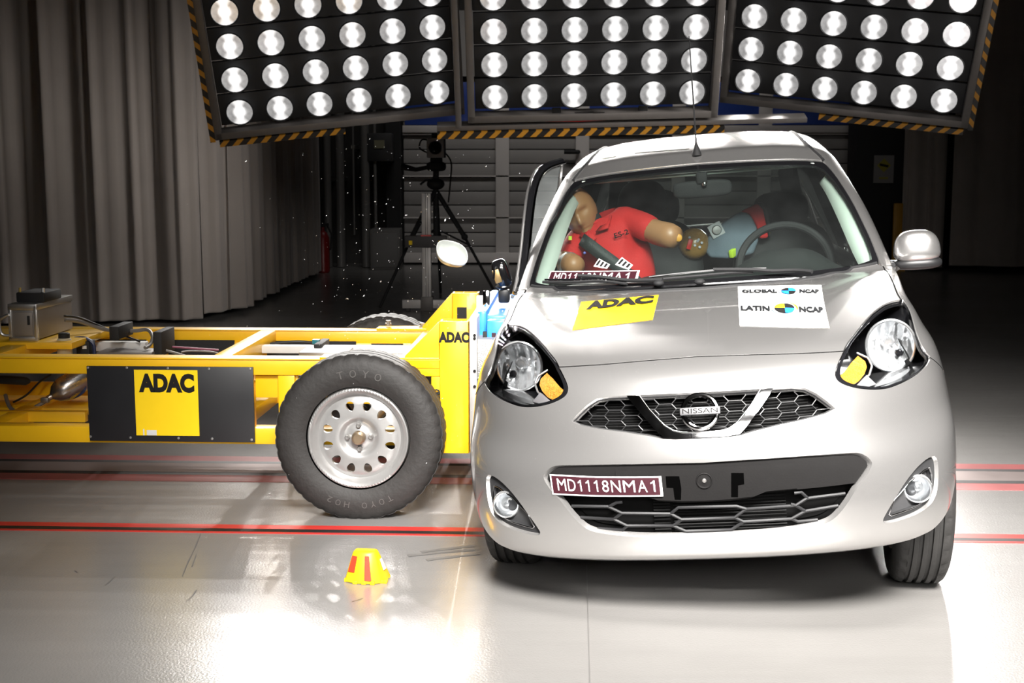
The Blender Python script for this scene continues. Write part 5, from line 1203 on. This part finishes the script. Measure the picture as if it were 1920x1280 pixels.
for i, s0, s1, t0, t1 in ((1, .58, 1.02, .12, .88), (0, .2, .8, .35, .85)):
    q = facet(i, s0, s1, t0, t1, .001) + facet(i, s0, s1, t0, t1, .004); MB().add(q, [(0, 1, 2, 3), (7, 6, 5, 4), (0, 4, 5, 1), (1, 5, 6, 2), (2, 6, 7, 3), (3, 7, 4, 0)]).build('reflector', refl, ck)
q = facet(3, .4, .75, .35, .7, .001) + facet(3, .4, .75, .35, .7, .003); MB().add(q, [(0, 1, 2, 3), (7, 6, 5, 4), (0, 4, 5, 1), (1, 5, 6, 2), (2, 6, 7, 3), (3, 7, 4, 0)]).build('label_patch', white, ck)
# ------------------------------------------------------------------ camera on tripod and profile stand in the back
ty = 13.2; base = at(820, 575, ty); tp = empty('camera_tripod', Matrix.Translation((base.x, ty, 0))); tag(tp, 'black tripod standing behind the white profile post', 'tripod')
TI = tp.matrix_basis.inverted(); tpx = lambda x, y, yy=ty: TI @ at(x, y, yy)
hubp = tpx(817, 345)
for x, y, d in ((712, 575, -.5), (935, 535, .3), (826, 545, 1.0)):
    f = TI @ at(x, y, ty + d); f.z = .01; mid = hubp.lerp(f, .45)
    lg = MB().tube([hubp + Vector((0, 0, -.06)), mid], .026, 8).build('leg', softblack, tp); MB().tube([hubp.lerp(f, .35), f], .015, 8).build('leg_lower', softblack, lg); MB().ellipsoid(mid, (.035, .03, .035)).build('leg_lock', softblack, lg)
    MB().tube([hubp + Vector((0, 0, -.45)), hubp.lerp(f, .52)], .010, 6).build('brace', softblack, lg)
MB().tube([hubp + Vector((0, 0, .08)), hubp + Vector((0, 0, -.55))], .03, 10).build('centre_column', softblack, tp)
MB().ellipsoid(hubp, (.09, .08, .06)).build('hub', softblack, tp); MB().ellipsoid(tpx(818, 312), (.10, .09, .05), None, 20, 10, None, .6).build('pan_head', softblack, tp)
MB().tube([tpx(810, 312), tpx(780, 318), tpx(752, 312)], [.02, .022, .035], 8).build('pan_handle', softblack, tp); MB().tube([tpx(812, 338), tpx(798, 338), tpx(788, 346)], .012, 6).build('crank', softblack, tp)
MB().tube([hubp + Vector((0, 0, .02)), tpx(818, 308)], .03, 8).build('neck', softblack, tp)
c = at(817, 277, ty); hs = empty('high_speed_camera', Matrix.Translation(c)); tag(hs, 'high-speed camera with grey square face on the tripod', 'camera')
MB().box((0, .12, 0), (.18, .26, .20)).build('camera_body', softblack, hs, .01)
MB().span(-.085, .085, -.03, -.01, -.1, .1).build('face_plate', mat('camera_grey', (.30, .29, .30), .5, .2), hs, .008)
MB().lathe([(.066, 0), (.07, .03), (.062, .05), (.055, .02), (.03, .0), (.0001, .0)], frame((0, -.03, 0), (1, 0, 0), (0, 0, 1)), 28).build('lens', glossb, hs)
MB().box((0, .1, -.13), (.12, .14, .06)).build('camera_foot', softblack, hs, .008); MB().box((0, .1, .125), (.09, .12, .05)).build('top_grip', softblack, hs, .008)
MB().tube(crom([tuple(Vector((.09, .15, -.05))), (.15, .12, -.15), (.14, .1, -.35), (.12, .08, -.55)], 5, False), .008, 6).tube(crom([(-.09, .15, .08), (-.15, .12, .08), (-.17, .1, 0), (-.09, .12, -.05)], 5, False), .008, 6).build('cable', softblack, hs)
sy = 12.5; sb = at(801, 576, sy); sp = empty('profile_stand', Matrix.Translation((sb.x, sy, 0))); tag(sp, 'white aluminium profile post with a dark crossbar', 'stand')
SI = sp.matrix_basis.inverted(); zt_ = at(801, 362, sy).z; wpost = at(810, 400, sy).x - at(793, 400, sy).x
prof_m = mat('white_profile', (.60, .57, .55), .45, .2, var=.05)
for z0, z1 in ((.10, at(801, 463, sy).z), (at(801, 441, sy).z, zt_)): MB().span(-wpost / 2, wpost / 2, -.04, .04, z0, z1).build('post', prof_m, sp, .004)
for dx in (.15, .38): MB().span(wpost * (dx - .5) + wpost * .25, wpost * (dx - .5) + wpost * .30, -.043, -.039, .12, zt_).build('groove', softblack, sp)
a, b = SI @ at(760, 441, sy), SI @ at(838, 463, sy); MB().span(a.x, b.x, -.08, .0, b.z, a.z).build('crossbar', mat('bar_grey', (.06, .055, .055), .6), sp, .006)
for x in (771, 826): q = SI @ at(x, 454, sy); MB().span(q.x - .016, q.x + .016, -.084, -.079, q.z - .02, q.z + .02).build('warning_label', signy, sp)
q = SI @ at(801, 441, sy); MB().span(-.05, .05, -.085, .0, q.z - .005, q.z + .008).build('red_clip', redp, sp)
a, b = SI @ at(755, 561, sy), SI @ at(838, 577, sy); MB().span(a.x, b.x, -.05, .05, b.z, a.z).build('foot_bar', prof_m, sp, .004); MB().span(-.06, .06, -.06, .06, b.z - .03, a.z + .03).build('foot_clamp', greyframe, sp, .006)
for x in (a.x + .05, b.x - .05): MB().lathe([(.03, 0), (.02, .015), (.01, .02), (.01, max(.03, b.z))], Matrix.Translation((x, 0, 0)), 10).build('levelling_foot', steel, sp)
# ------------------------------------------------------------------ pipework and boxes on the back wall, left
py_ = 17.9
pipe_m = mat('pipe_grey', (.16, .155, .15), .5, .2)
def pipe(x, y0, y1, wpx, label):
    a, b = at(x, y0, py_), at(x, y1, py_); r = (at(x + wpx / 2, y0, py_).x - a.x)
    zt2 = 4.0 if y0 < 150 else a.z
    o = MB().lathe([(r, 0), (r, zt2 - max(0, b.z))], None, 16).build('wall_pipe', pipe_m, None, M=Matrix.Translation((a.x, py_, max(0, b.z)))); MB().lathe([(r * 1.25, (zt2 - max(0, b.z)) * .5), (r * 1.25, (zt2 - max(0, b.z)) * .5 + .12)], None, 16).build('pipe_collar', pipe_m, o)
    MB().box((0, .35, 1.2), (.05, .72, .05)).build('pipe_bracket', steel, o)
    tag(o, label, 'pipe', 'pipes on the back wall')
pipe(609, 100, 500, 15, 'leftmost thick grey pipe beside the red extinguisher'); pipe(633, 100, 500, 17, 'second thick grey pipe from the left on the back wall'); pipe(681, 100, 500, 17, 'thick grey pipe standing alone right of the pair'); pipe(700, 100, 455, 6, 'thin dark conduit beside the wall-mounted switch box'); pipe(659, 100, 440, 4, 'thin pale conduit between the thick grey pipes')
q = at(712, 276, 17.9); bxo = MB().box((0, .2, 0), (.34, .5, .38)).build('switch_box', mat('box_dark', (.03, .03, .032), .5), None, .01, M=Matrix.Translation(q)); tag(bxo, 'dark switch box with a pale label on the back wall', 'switch box')
MB().box((0, -.055, .04), (.14, .012, .11)).build('box_label', mat('dull_label', (.20, .19, .12), .6), bxo)
MB().box((0, .4, 0), (.1, .4, .1)).build('wall_mount', steel, bxo)
q = ground(604, 500); ext = MB().lathe([(.07, 0), (.085, .02), (.085, .46), (.06, .52), (.025, .55), (.025, .6)], None, 20).build('fire_extinguisher', mat('extinguisher_red', (.22, .01, .01), .35), None, M=Matrix.Translation((at(606, 480, 17.0).x, 17.0, 0))); tag(ext, 'red fire extinguisher at the foot of the pipes', 'extinguisher')
MB().box((.02, 0, .63), (.12, .04, .04)).tube([(.06, 0, .62), (.12, -.02, .5), (.1, -.03, .3)], .012, 6).build('nozzle', softblack, ext)
a = at(715, 475, 17.6); cabo = MB().span(-.2, .2, -.15, .25, 0, .55).build('floor_cabinet', mat('cabinet_grey', (.15, .145, .14), .6), None, .01, M=Matrix.Translation((at(724, 470, 17.6).x, 17.6, 0))); tag(cabo, 'low grey cabinet at the back wall left of the gate', 'cabinet')
MB().span(-.17, .17, -.16, -.15, .04, .50).build('cabinet_door', mat('cabinet_grey2', (.17, .165, .16), .6), cabo, .004)
# notice on the dark column at the right of the gate
colx = at(1655, 300, 17.6).x
co_ = MB().span(-.35, .35, 0, .5, 0, 7.0).build('trim_1', mat('column_black', (.012, .012, .013), .7), None, .01, M=Matrix.Translation((colx, 17.6, 0))); tag(co_, 'black column at the right side of the gate', kind='structure')
q = at(1657, 317, 17.58); nt_ = MB().box((0, 0, 0), (.27, .006, .37)).build('wall_notice', mat('notice_paper', (.22, .21, .20), .7), None, M=Matrix.Translation(q)); tag(nt_, 'white paper notice with a yellow diamond on the black column', 'notice')
MB().box((0, -.005, .05), (.13, .003, .13), Matrix.Rotation(R(45), 3, 'Y')).build('yellow_diamond', mat('notice_yellow', (.30, .26, .02), .6), nt_); MB().box((0, -.008, .05), (.12, .003, .03), Matrix.Rotation(R(12), 3, 'Y')).build('dark_bar', inkblack, nt_); MB().box((0, -.005, -.12), (.12, .003, .025)).build('yellow_line', MATS['notice_yellow'], nt_)
q = at(1688, 430, 17.2); yb = MB().span(-.06, .06, 0, .05, 0, .9).build('yellow_post', mat('dim_yellow', (.40, .20, .01), .5), None, .01, M=Matrix.Translation((at(1684, 420, 17.3).x, 17.3, 0))); tag(yb, 'yellow protective post beside the dark column', 'post')
MB().span(-.10, .10, -.05, .10, 0, .02).build('post_foot', MATS['dim_yellow'], yb)
# ------------------------------------------------------------------ glass splinters thrown up by the blow
rnd = random.Random(4); mb = MB()
for i in range(420):
    x = rnd.gauss(760, 130); y = rnd.uniform(260, 620) if rnd.random() < .7 else rnd.uniform(620, 900); Y = rnd.uniform(4.6, 6.4)
    if Y > 5.0 and x > 900: continue
    p = at(x, y, Y); s = rnd.uniform(.0008, .0022) * (2 if rnd.random() < .06 else 1); d = Vector((rnd.gauss(0, 1), rnd.gauss(0, 1), rnd.gauss(0, 1))).normalized()
    u = d.orthogonal().normalized(); v = d.cross(u)
    mb.add([p + u * s * 2, p + v * s, p - u * s * 1.5, p - v * s * .8, p + d * s * .6], [(0, 1, 4), (1, 2, 4), (2, 3, 4), (3, 0, 4), (3, 2, 1, 0)])
spl = mb.build('glass_splinters', mat('splinter', (.75, .76, .76), .25, .0, coat=.5)); tag(spl, 'fine glass splinters scattered through the air around the impact', 'splinters', kind='stuff')
